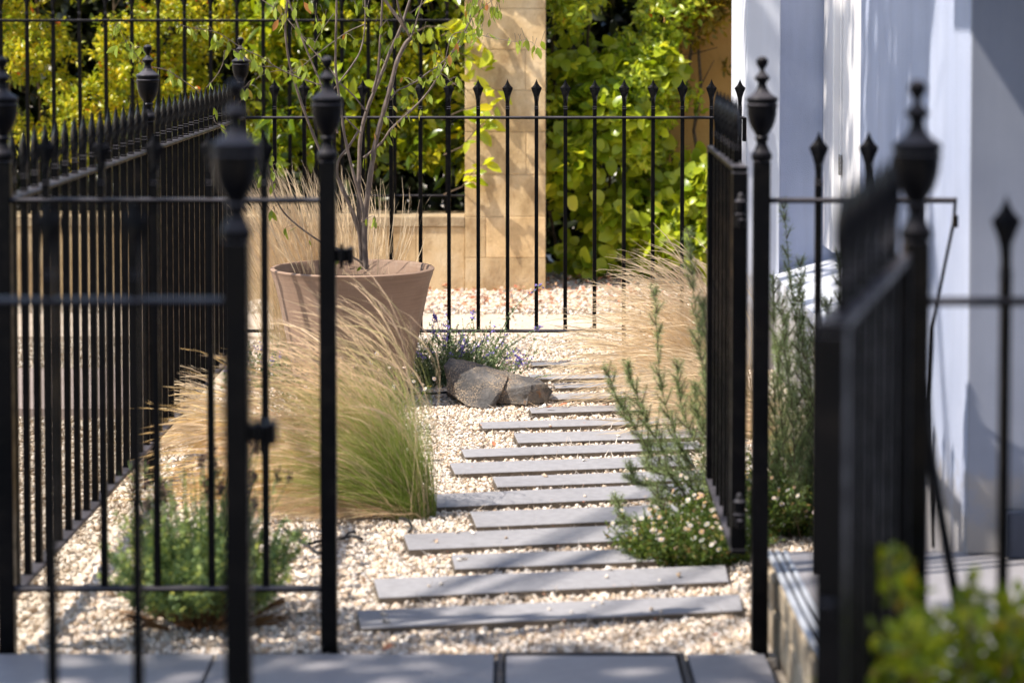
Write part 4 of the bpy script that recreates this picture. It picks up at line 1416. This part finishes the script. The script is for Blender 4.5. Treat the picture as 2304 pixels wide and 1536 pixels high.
def foliage_on(paths, per_m, Lr, Wr, up=.6, t0=.1, ring=1.0, tipL=.5):
    C, D, Ls = [], [], []
    for pts in paths:
        Lg = sum((a - b_).length for a, b_ in zip(pts, pts[1:]))
        n_ = max(3, int(Lg * per_m))
        for _ in range(n_):
            t = t0 + (1 - t0) * random.random()
            f_ = t * (len(pts) - 1); i = min(int(f_), len(pts) - 2)
            p = pts[i].lerp(pts[i + 1], f_ - i)
            ax = (pts[i + 1] - pts[i]).normalized()
            o = Vector((random.gauss(0, 1), random.gauss(0, 1), random.gauss(0, 1))).normalized()
            d = (o * ring + ax * up).normalized()
            C.append(p[:]); D.append(d[:]); Ls.append(random.uniform(*Lr) * (1 - (1 - tipL) * t))
    return np.array(C), np.array(D), np.array(Ls)


def leafy(root, name, paths, per_m, Lr, ratio, material, **kw):
    C, D, Ls = foliage_on(paths, per_m, Lr, None, **kw)
    N = rng.normal(size=C.shape) + np.array([-.4, -.5, .6])
    V, Q, R_ = simple_leaves(C - np.array(root.location)[None], D, N, Ls, Ls * ratio, np.clip(rng.random(len(C)), 0, 1))
    return link(name, arrays(name, V, Q, material, {'rnd': R_}), root)


def stems_obj(root, name, paths, r0, r1, material, n=5):
    mb = MB()
    for pts in paths:
        pts = [p - root.location for p in pts]
        mb.tube(pts, [r0 + (r1 - r0) * i / (len(pts) - 1) for i in range(len(pts))], n)
    return mb.build(name, material, root)


# lavender cotton bush behind the inner left railing
bc = G(455, 1405); bc.z = 0
sb = thing('lavender_bush', 'bushy grey-green lavender with dark spent flower heads behind the left railing', 'shrub', tuple(bc))
paths, woody = [], []
for _ in range(300):
    a = random.uniform(0, 2 * math.pi); e = random.random() ** .6
    d = Vector((math.cos(a) * e * 1.0, math.sin(a) * e * .9, .55 + (1 - e) * .9))
    L_ = random.uniform(.16, .28) * (1 + .18 * math.sin(a * 5 + 1))
    base = bc + Vector((math.cos(a) * .05, math.sin(a) * .05, 0))
    pts = stem_path(base, d, L_, (0, 0, .35), 6, .06)
    paths.append(pts[2:] if e < .85 else pts[3:]); woody.append(pts[:4])
for _ in range(50):
    a = random.uniform(0, 2 * math.pi)
    woody.append(stem_path(bc + Vector((math.cos(a) * .1, math.sin(a) * .08, 0)), Vector((math.cos(a), math.sin(a) * .8, .5)), .12, (0, 0, -.3), 4, .1))
leafy(sb, 'foliage', paths, 620, (.014, .028), .26, M['leaf_grey'], up=.75, t0=0, tipL=.8)
stems_obj(sb, 'woody_stems', woody, .004, .0018, M['woody'], 4)
# long flower stalks and heads
stalks = []
for _ in range(80):
    a = random.uniform(0, 2 * math.pi); e = random.random()
    d = Vector((math.cos(a) * e * .62, math.sin(a) * e * .5, 1))
    stalks.append(stem_path(bc + Vector((math.cos(a) * .07, math.sin(a) * .06, .1)), d, random.uniform(.2, .34), (0, 0, .2), 6, .05))
stems_obj(sb, 'flower_stalks', stalks, .0013, .0009, M['leaf_grey'], 4)
leafy(sb, 'stalk_leaves', stalks, 70, (.02, .045), .12, M['leaf_grey'], up=1.4, t0=0, tipL=.7)
for pts in stalks[::2]:
    C, D, Ls = [], [], []
    tip = pts[-1]
    for _ in range(34):
        q = tip + Vector((random.gauss(0, .004), random.gauss(0, .004), random.uniform(-.012, .016)))
        C.append(q[:]); D.append((random.gauss(0, .7), random.gauss(0, .7), .6)); Ls.append(random.uniform(.005, .01))
    C = np.array(C); V, Q, R_ = simple_leaves(C - np.array(bc)[None], np.array(D), rng.normal(size=C.shape), np.array(Ls), .006, rng.random(len(C)))
    link('flower_head', arrays('flower_head', V, Q, M['lav_head'], {'rnd': R_}), sb)

# tall feathery shrub behind the inner gate
def feather(label, stems, ybase, per=330, Lr=(.012, .028), spread=.05, name='feathery_shrub', yvar=.12, side_n=5, wr=.075):
    paths, tw = [], []
    base = G(stems[0][0][0], stems[0][0][1]); base.z = 0
    root = thing(name, label, 'shrub', (base.x, ybase, 0))
    for st in stems:
        yo = ybase + random.uniform(-yvar, yvar)
        pts = [P(x, y, yo + .02 * i) for i, (x, y) in enumerate(st)]
        if pts[0].z > 0.03:
            pts.insert(0, Vector((pts[0].x + .02, yo, 0.0)))
        pts = smooth_pts(pts, 4)
        tw.append(pts)
        paths.append(pts[len(pts) // 4:])
        for i in range(len(pts) // 5, len(pts)):
            for _ in range(3):
                if random.random() < .8:
                    fr = 1 - i / len(pts)
                    a = random.uniform(0, 2 * math.pi)
                    ax = (pts[min(i + 1, len(pts) - 1)] - pts[i - 1]).normalized()
                    d = ax * 1.1 + Vector((math.cos(a), math.sin(a), random.uniform(-.2, .5))) * .8
                    sp_ = stem_path(pts[i], d, .03 + .09 * fr * random.uniform(.5, 1.2), (0, 0, .3), 5, .05)
                    paths.append(sp_); tw.append(sp_)
    stems_obj(root, 'stems', tw, .0022, .0007, M['twig'], 4)
    leafy(root, 'foliage', paths, per * 3.0, Lr, wr, M['leaf_feather'], up=.45, t0=0, tipL=.7)
    return root


feather('feathery green shrub leaning over the path in front of the blond grass', [
    [(1640, 1190), (1590, 1090), (1530, 1000), (1490, 880), (1478, 760), (1475, 665)],
    [(1660, 1180), (1620, 1040), (1590, 900), (1575, 780), (1560, 650), (1552, 535)],
    [(1620, 1230), (1540, 1110), (1470, 1030), (1420, 950), (1390, 900), (1368, 838)],
    [(1640, 1220), (1560, 1080), (1500, 1020), (1455, 950), (1430, 880), (1413, 830)],
    [(1655, 1180), (1610, 1100), (1560, 990), (1530, 900), (1525, 830)],
    [(1650, 1230), (1580, 1160), (1500, 1100), (1440, 1090), (1420, 1060)],
    [(1660, 1230), (1600, 1150), (1540, 1080), (1470, 1060), (1455, 1010)],
    [(1660, 1150), (1630, 1000), (1600, 880), (1590, 760), (1585, 690)],
    [(1650, 1240), (1570, 1200), (1480, 1190), (1410, 1170), (1392, 1130)],
    [(1665, 1180), (1640, 1080), (1600, 1000), (1570, 930), (1565, 880)],
    [(1640, 1250), (1560, 1190), (1500, 1160), (1480, 1110)],
], 6.75, per=360)
feather('wispy tall feathery shrub between the gatepost and the white plinth', [
    [(1840, 1180), (1830, 1050), (1812, 900), (1795, 760), (1778, 620), (1764, 470)],
    [(1800, 1180), (1780, 1050), (1760, 900), (1745, 760), (1740, 640)],
    [(1850, 1150), (1840, 1000), (1825, 880), (1800, 740), (1798, 640)],
    [(1770, 1180), (1750, 1060), (1745, 960), (1740, 860)],
    [(1830, 1180), (1800, 1080), (1790, 980), (1780, 880)],
    [(1850, 1180), (1830, 1100), (1820, 1000), (1822, 930)],
    [(1760, 1200), (1748, 1100), (1755, 1010)],
    [(1845, 1150), (1835, 950), (1812, 780), (1800, 600)],
    [(1790, 1150), (1785, 960), (1768, 800), (1757, 690)],
    [(1820, 1150), (1800, 950), (1775, 820), (1768, 720)],
    [(1765, 1150), (1762, 1000), (1750, 870), (1752, 780)],
    [(1855, 1100), (1850, 950), (1838, 830), (1830, 740)],
], 6.9, per=420)
feather('dark rosemary sprig standing before the white wall by the near gate', [
    [(1905, 1000), (1900, 850), (1892, 720), (1886, 585)],
    [(1915, 1000), (1900, 850), (1868, 740), (1862, 690)],
], 7.0, per=420, Lr=(.016, .024), name='rosemary', side_n=0)


# daisy mounds
DAISY = []
for k_ in range(4):
    V_, F_, R_, I_ = [], [], [], []
    cr = (.2, .5, .78, .95)[k_]; r = .0068
    for j in range(15):
        a = 2 * math.pi * j / 15; da = .15; n0 = len(V_)
        zz_ = random.uniform(-.12, .04) * r
        V_ += [(math.cos(a) * r * .25, math.sin(a) * r * .25, 0), (math.cos(a - da) * r * .85, math.sin(a - da) * r * .85, zz_), (math.cos(a) * r, math.sin(a) * r, zz_ * 1.5), (math.cos(a + da) * r * .85, math.sin(a + da) * r * .85, zz_)]
        F_.append([n0, n0 + 1, n0 + 2, n0 + 3]); I_.append(0)
    for j in range(4):
        a = math.pi / 2 * j; n0 = len(V_); q_ = r * .34
        V_ += [(0, 0, r * .22), (math.cos(a) * q_, math.sin(a) * q_, .0006), (math.cos(a + math.pi / 4) * q_, math.sin(a + math.pi / 4) * q_, .0006), (math.cos(a + math.pi / 2) * q_, math.sin(a + math.pi / 2) * q_, .0006)]
        F_.append([n0, n0 + 1, n0 + 2, n0 + 3]); I_.append(1)
    DAISY.append(arrays('flower', np.array(V_), np.array(F_), [M['petal'], M['yellow']], {'rnd': np.full(len(V_), cr)}, fmat=I_))
def daisies(label, centres, base, nfl, flz, seed_w=.018, nst=260, h=(.08, .2), root_name='daisy_plant', wide=(.2, .12), fl=None, leafmul=1.0):
    root = thing(root_name, label, 'flowering plant', tuple(base))
    paths = []
    for _ in range(nst):
        a = random.uniform(0, 2 * math.pi); e = math.sqrt(random.random())
        b_ = Vector(base) + Vector((math.cos(a) * e * wide[0] * .6, math.sin(a) * e * wide[1] * .6, 0))
        paths.append(stem_path(b_, Vector((math.cos(a) * e, math.sin(a) * e * .8, .7)), random.uniform(*h), (0, 0, .2), 6, .12))
    stems_obj(root, 'stems', paths, .0012, .0007, M['leaf_daisy'], 4)
    leafy(root, 'foliage', paths, 260 * leafmul, (.012, .026), .28, M['leaf_daisy'], up=.5, t0=0, tipL=.7)
    for _ in range(nfl):
        pth = random.choice(paths)
        c = pth[-1] + Vector((random.gauss(0, .01), random.gauss(0, .01), random.uniform(0, .025))) - root.location
        nrm = Vector((random.gauss(-.3, .4), random.gauss(-.5, .4), .8)).normalized()
        o = link('flower', random.choice(DAISY), root, c)
        o.rotation_euler = nrm.to_track_quat('Z', 'Y').to_euler()
        o.scale = (random.uniform(.7, 1.25),) * 3
    return root


b_ = G(1555, 1265); b_.z = 0
daisies('low mound of small white daisies spilling over the front path slabs', None, b_, 90, 0, nst=420, wide=(.2, .14), h=(.07, .17))
b_ = G(1660, 1215); b_.z = 0
daisies('daisy clump with pink and white flowers under the open inner gate', None, b_, 60, 0, nst=260, wide=(.12, .14), h=(.1, .22))
b_ = G(1790, 1190); b_.z = 0
daisies('daisy patch behind the porch step right of the inner gatepost', None, b_, 95, 0, nst=420, wide=(.16, .2), h=(.1, .26))
b_ = G(770, 980); b_.z = 0
daisies('airy daisy plant threading through the grass in front of the pot', None, b_, 60, 0, nst=130, wide=(.2, .12), h=(.14, .32), leafmul=.5)

# catmint behind the boulder
b_ = Vector((P(1020, 850, 9.7).x, 9.7, 0))
cm = thing('catmint', 'sprawling grey-green catmint with violet flower spikes behind the boulder', 'flowering plant', tuple(b_))
paths = []
for _ in range(260):
    a = random.uniform(0, 2 * math.pi); e = random.random() ** .7
    paths.append(stem_path(b_ + Vector((random.gauss(.0, .08), random.gauss(0, .04), 0)), Vector((math.cos(a) * e * 1.5 + .05, math.sin(a) * e * .6, .75)), random.uniform(.15, .3), (random.uniform(-.2, .3), 0, .0), 7, .1))
for pl in ([(1085, 850), (1110, 790), (1130, 740), (1160, 690), (1200, 655), (1218, 638)], [(1090, 850), (1120, 800), (1160, 770), (1205, 740), (1215, 735)], [(1075, 850), (1070, 770), (1064, 720), (1066, 700)],
           [(1080, 850), (1130, 800), (1160, 800), (1170, 815)], [(1020, 850), (1000, 780), (985, 730), (975, 705)]):
    pts = smooth_pts([P(x, y, 9.62) for x, y in pl], 2)
    paths.append(pts)
stems_obj(cm, 'stems', paths, .0016, .0007, M['leaf_mint'], 4)
leafy(cm, 'foliage', paths, 150, (.012, .026), .55, M['leaf_mint'], up=.3, t0=0, tipL=.45)
for pts in paths[::8] + paths[-5:]:
    C, D, Ls = [], [], []
    for _ in range(16):
        t = random.uniform(.72, 1)
        f_ = t * (len(pts) - 1); i = min(int(f_), len(pts) - 2)
        p = pts[i].lerp(pts[i + 1], f_ - i)
        C.append((p + Vector((random.gauss(0, .003), random.gauss(0, .003), random.gauss(0, .003))))[:]); D.append((random.gauss(0, 1), random.gauss(-.3, 1), random.gauss(.2, .7))); Ls.append(random.uniform(.009, .016))
    C = np.array(C); V, Q, R_ = simple_leaves(C - np.array(b_)[None], np.array(D), rng.normal(size=C.shape), np.array(Ls), .009, rng.random(len(C)))
    link('flower_spike', arrays('flower_spike', V, Q, M['purple'], {'rnd': R_}), cm)
# second catmint by the side railing
b_ = G(600, 870); b_.z = 0
cm2 = thing('catmint', 'small grey catmint half hidden behind the golden grass near the side railing', 'flowering plant', tuple(b_))
paths = [stem_path(b_ + Vector((random.gauss(0, .08), random.gauss(0, .05), 0)), Vector((random.gauss(0, .5), random.gauss(0, .3), .7)), random.uniform(.1, .22), (0, 0, 0), 6, .1) for _ in range(110)]
stems_obj(cm2, 'stems', paths, .0014, .0007, M['leaf_mint'], 4)
leafy(cm2, 'foliage', paths, 190, (.012, .024), .5, M['leaf_mint'], up=.3, t0=0, tipL=.5)
for p in paths[::5]:
    C = np.array([(p[-1] + Vector((random.gauss(0, .004), 0, random.gauss(0, .01))))[:] for _ in range(14)])
    V, Q, R_ = simple_leaves(C - np.array(b_)[None], rng.normal(size=C.shape), rng.normal(size=C.shape), .011, .007, rng.random(len(C)))
    link('flower_spike', arrays('flower_spike', V, Q, M['purple'], {'rnd': R_}), cm2)

# box shrub in the near right corner
bb_ = Vector((P(2130, 1500, 3.25).x, 3.25, 0.19))
bx = thing('box_shrub', 'blurred fresh green box shrub in the near bottom right corner', 'shrub', tuple(bb_))
C0 = []
paths = []
for (x, y, r) in ((2000, 1275, 26), (2030, 1330, 30), (2050, 1450, 46), (1945, 1490, 40), (2120, 1460, 60), (2210, 1440, 60), (2285, 1390, 36), (2190, 1345, 18), (2020, 1540, 90), (2150, 1560, 110), (2280, 1500, 90), (2230, 1560, 90),
                  (1940, 1560, 50), (2290, 1600, 120), (2080, 1640, 120), (2200, 1700, 160), (2100, 1800, 160), (2350, 1500, 90)):
    c = P(x, y, 3.25 + random.uniform(-.08, .08))
    rr = r * 3.25 / F
    paths.append([bb_ + Vector((random.uniform(-.04, .04), random.uniform(-.04, .04), 0)), (bb_ + c) / 2 + Vector((0, 0, -.03)), c])
    for _ in range(int(14 + r * 1.05)):
        q = c + Vector((random.gauss(0, 1), random.gauss(0, 1), random.gauss(0, 1))) * rr * .55
        C0.append((q[:], ((q - c).normalized() + Vector((0, 0, .4)))[:]))
C = np.array([c[0] for c in C0]); D = np.array([c[1] for c in C0])
Ls = rng.uniform(.018, .032, len(C))
link('foliage', leafmesh('foliage', C - np.array(bb_)[None], D, rng.normal(size=C.shape) + np.array([-.3, -.3, .8]), Ls, Ls * .55, rng.random(len(C)), M['leaf_box']), bx)
stems_obj(bx, 'stems', paths, .005, .0015, M['twig'], 5)

# irrigation hose and bits on the gravel
mb = MB()
pl = [(640, 1190), (665, 1205), (690, 1222), (720, 1216), (760, 1212), (795, 1206), (815, 1212)]
loc = G(700, 1215)
hp = [G(x, y, .02) - loc for x, y in pl]
mb.tube(smooth_pts(hp, 4), .0045, 8)
mb.tube(smooth_pts([G(x, y, z) - loc for x, y, z in ((690, 1222, .02), (710, 1240, .018), (740, 1244, .015))], 4), .0045, 8)
mb.tube(smooth_pts([G(x, y, z) - loc for x, y, z in ((775, 1210, .02), (785, 1198, .03), (800, 1196, .03))], 4), .004, 8)
tag(mb.build('irrigation_hose', M['hose'], None, 60, loc=loc), 'thin black irrigation hose lying on gravel between the lavender and the path', 'hose')
mb = MB(); loc = G(925, 1185)
mb.tube(smooth_pts([G(x, y, z) - loc for x, y, z in ((900, 1165, .03), (918, 1170, .035), (925, 1185, .03), (918, 1198, .015))], 5), .0045, 8)
tag(mb.build('irrigation_hose', M['hose'], None, 60, loc=loc), 'curled black hose end poking out under the largest grass clump', 'hose')
mb = MB(); loc = G(970, 884)
mb.tube(smooth_pts([G(x, y, .025) - loc for x, y in ((930, 886), (950, 884), (975, 885), (1004, 882))], 4), .0045, 8)
tag(mb.build('irrigation_hose', M['hose'], None, 60, loc=loc), 'straight black hose running from the pot to the boulder', 'hose')
mb = MB(); c = P(1822, 1045, 7.1)
mb.lathe([(.01, -.02), (.012, -.018), (.012, .018), (.009, .02)], (0, 0, 0), 16)
mb.box((0, 0, -.1), (.006, .006, .17))
tag(mb.build('plant_marker', M['teal'], None, 40, loc=c), 'small teal plastic marker among the daisies beside the porch', 'marker')
for (x, y, s_) in ((1422, 943, 1), (1338, 1029, .7), (990, 1072, .6)):
    pass
# a few dry leaves on the slabs and gravel
spots = [(1430, 945, 'dry brown leaf lying on the gravel just behind the eleventh slab'), (1228, 917, 'rusty dry leaf on the gravel right of the boulder'), (1258, 912, 'small curled red leaf beyond the right end of the boulder'),
         (960, 1255, 'dry tan leaf on the gravel beside the third slab'), (1112, 1003, 'small rusty leaf at the left end of the ninth slab'), (860, 1462, 'dark red dry leaf at the edge of the front paving')]
for x, y, lab in spots:
    p = G(x, y, .03)
    lc = np.array([[0, 0, 0]]); ang = random.uniform(0, 6.28)
    me = leafmesh('dry_leaf', lc, np.array([[math.cos(ang), math.sin(ang), .1]]), np.array([[.1, -.3, 1]]), .035, .016, np.array([random.uniform(0, .4)]), M['litter'], fold=.5, droop=-.2)
    tag(link('dry_leaf', me, None, p), lab, 'fallen leaf', 'dry leaves fallen on the path')

# ------------------------------------------------------------------ the street tree whose shade dapples paving and house
st = thing('street_tree', 'broad leafy tree standing beside the paving and shading the railings', 'tree', (-4.6, 1.8, 0))
mb = MB()
trunk = [Vector((0, 0, 0)), Vector((.05, .02, 1.2)), Vector((-.02, .1, 2.6)), Vector((.2, .2, 4.0)), Vector((.3, .4, 5.4))]
mb.tube(smooth_pts(trunk, 3), [.2 - .011 * i for i in range(13)], 12)
anchors = []
o0 = Vector((-4.6, 1.8, 0))


def blob(cx_, cy_, cz_, r, n_):
    anchors.append((Vector((cx_, cy_, cz_)), r, n_))


for (tx, ty, tz, r, n_) in ((-.6, 3.0, 0, .55, 340), (.3, 3.2, 0, .5, 300), (-.9, 4.3, 0, .42, 250), (.1, 4.5, 0, .4, 230), (.9, 4.2, 0, .42, 250), (-1.05, 5.45, 0, .13, 30), (-.7, 5.5, 0, .14, 34), (-.3, 5.35, 0, .14, 34), (.1, 5.4, 0, .12, 26), (.5, 5.3, 0, .14, 34), (-.4, 3.65, .7, .45, 230),
                            (.4, 2.8, .5, .5, 240), (.75, 3.3, .1, .3, 160)):
    t = (4.6 - tz) / S.z
    blob(tx + S.x * t, ty + S.y * t, 4.6, r, n_)
for (ty, tz, r, n_) in ((6.75, .3, .16, 60), (6.75, 1.2, .2, 90), (6.8, 2.1, .22, 100), (7.1, .8, .24, 100), (7.2, 1.6, .3, 120), (7.6, .4, .22, 60), (7.7, 1.2, .3, 90), (7.0, 2.5, .3, 100), (7.5, 2.2, .35, 100), (8.3, .2, .2, 50), (9.0, .15, .18, 40)):
    t = (5.2 - tz) / S.z
    blob(1.11 + S.x * t, ty + S.y * t, 5.2, r, n_)
for (tx, ty, tz, r, n_) in (  (1.3, 10.0, 1.5, .2, 90), (1.25, 9.9, .9, .2, 60)):
    t = (5.0 - tz) / S.z
    blob(tx + S.x * t, ty + S.y * t, 5.0, r, n_)
C, D = [], []
for c, r, n_ in anchors:
    mb.tube([Vector((.15, .2, 3.4)), (c - o0) * .5 + Vector((0, 0, 2.2)), c - o0], [.04, .02, .006], 6)
    for _ in range(int(n_ * 1.0)):
        q = c + Vector((random.gauss(0, 1) * r, random.gauss(0, 1) * r, random.gauss(0, 1) * r * .6))
        C.append((q - o0)[:]); D.append((random.gauss(0, 1), random.gauss(0, 1), random.gauss(-.3, .5)))
for _ in range(5000):
    q = Vector((-1.2 + random.gauss(0, .9), .2 + random.gauss(0, .6), 5.6 + random.gauss(0, .7)))
    if q.x + o0.x < -3.6: C.append(q[:]); D.append((random.gauss(0, 1), random.gauss(0, 1), random.gauss(-.3, .5)))
mb.build('trunk', M['bark'], st, 60)
C, D = np.array(C), np.array(D)
Ls = rng.uniform(.1, .2, len(C))
link('crown', leafmesh('crown', C, D, rng.normal(size=C.shape) * .5 + np.array([0, 0, 1.0]), Ls, Ls * .75, rng.random(len(C)), M['leaf_tree']), st)
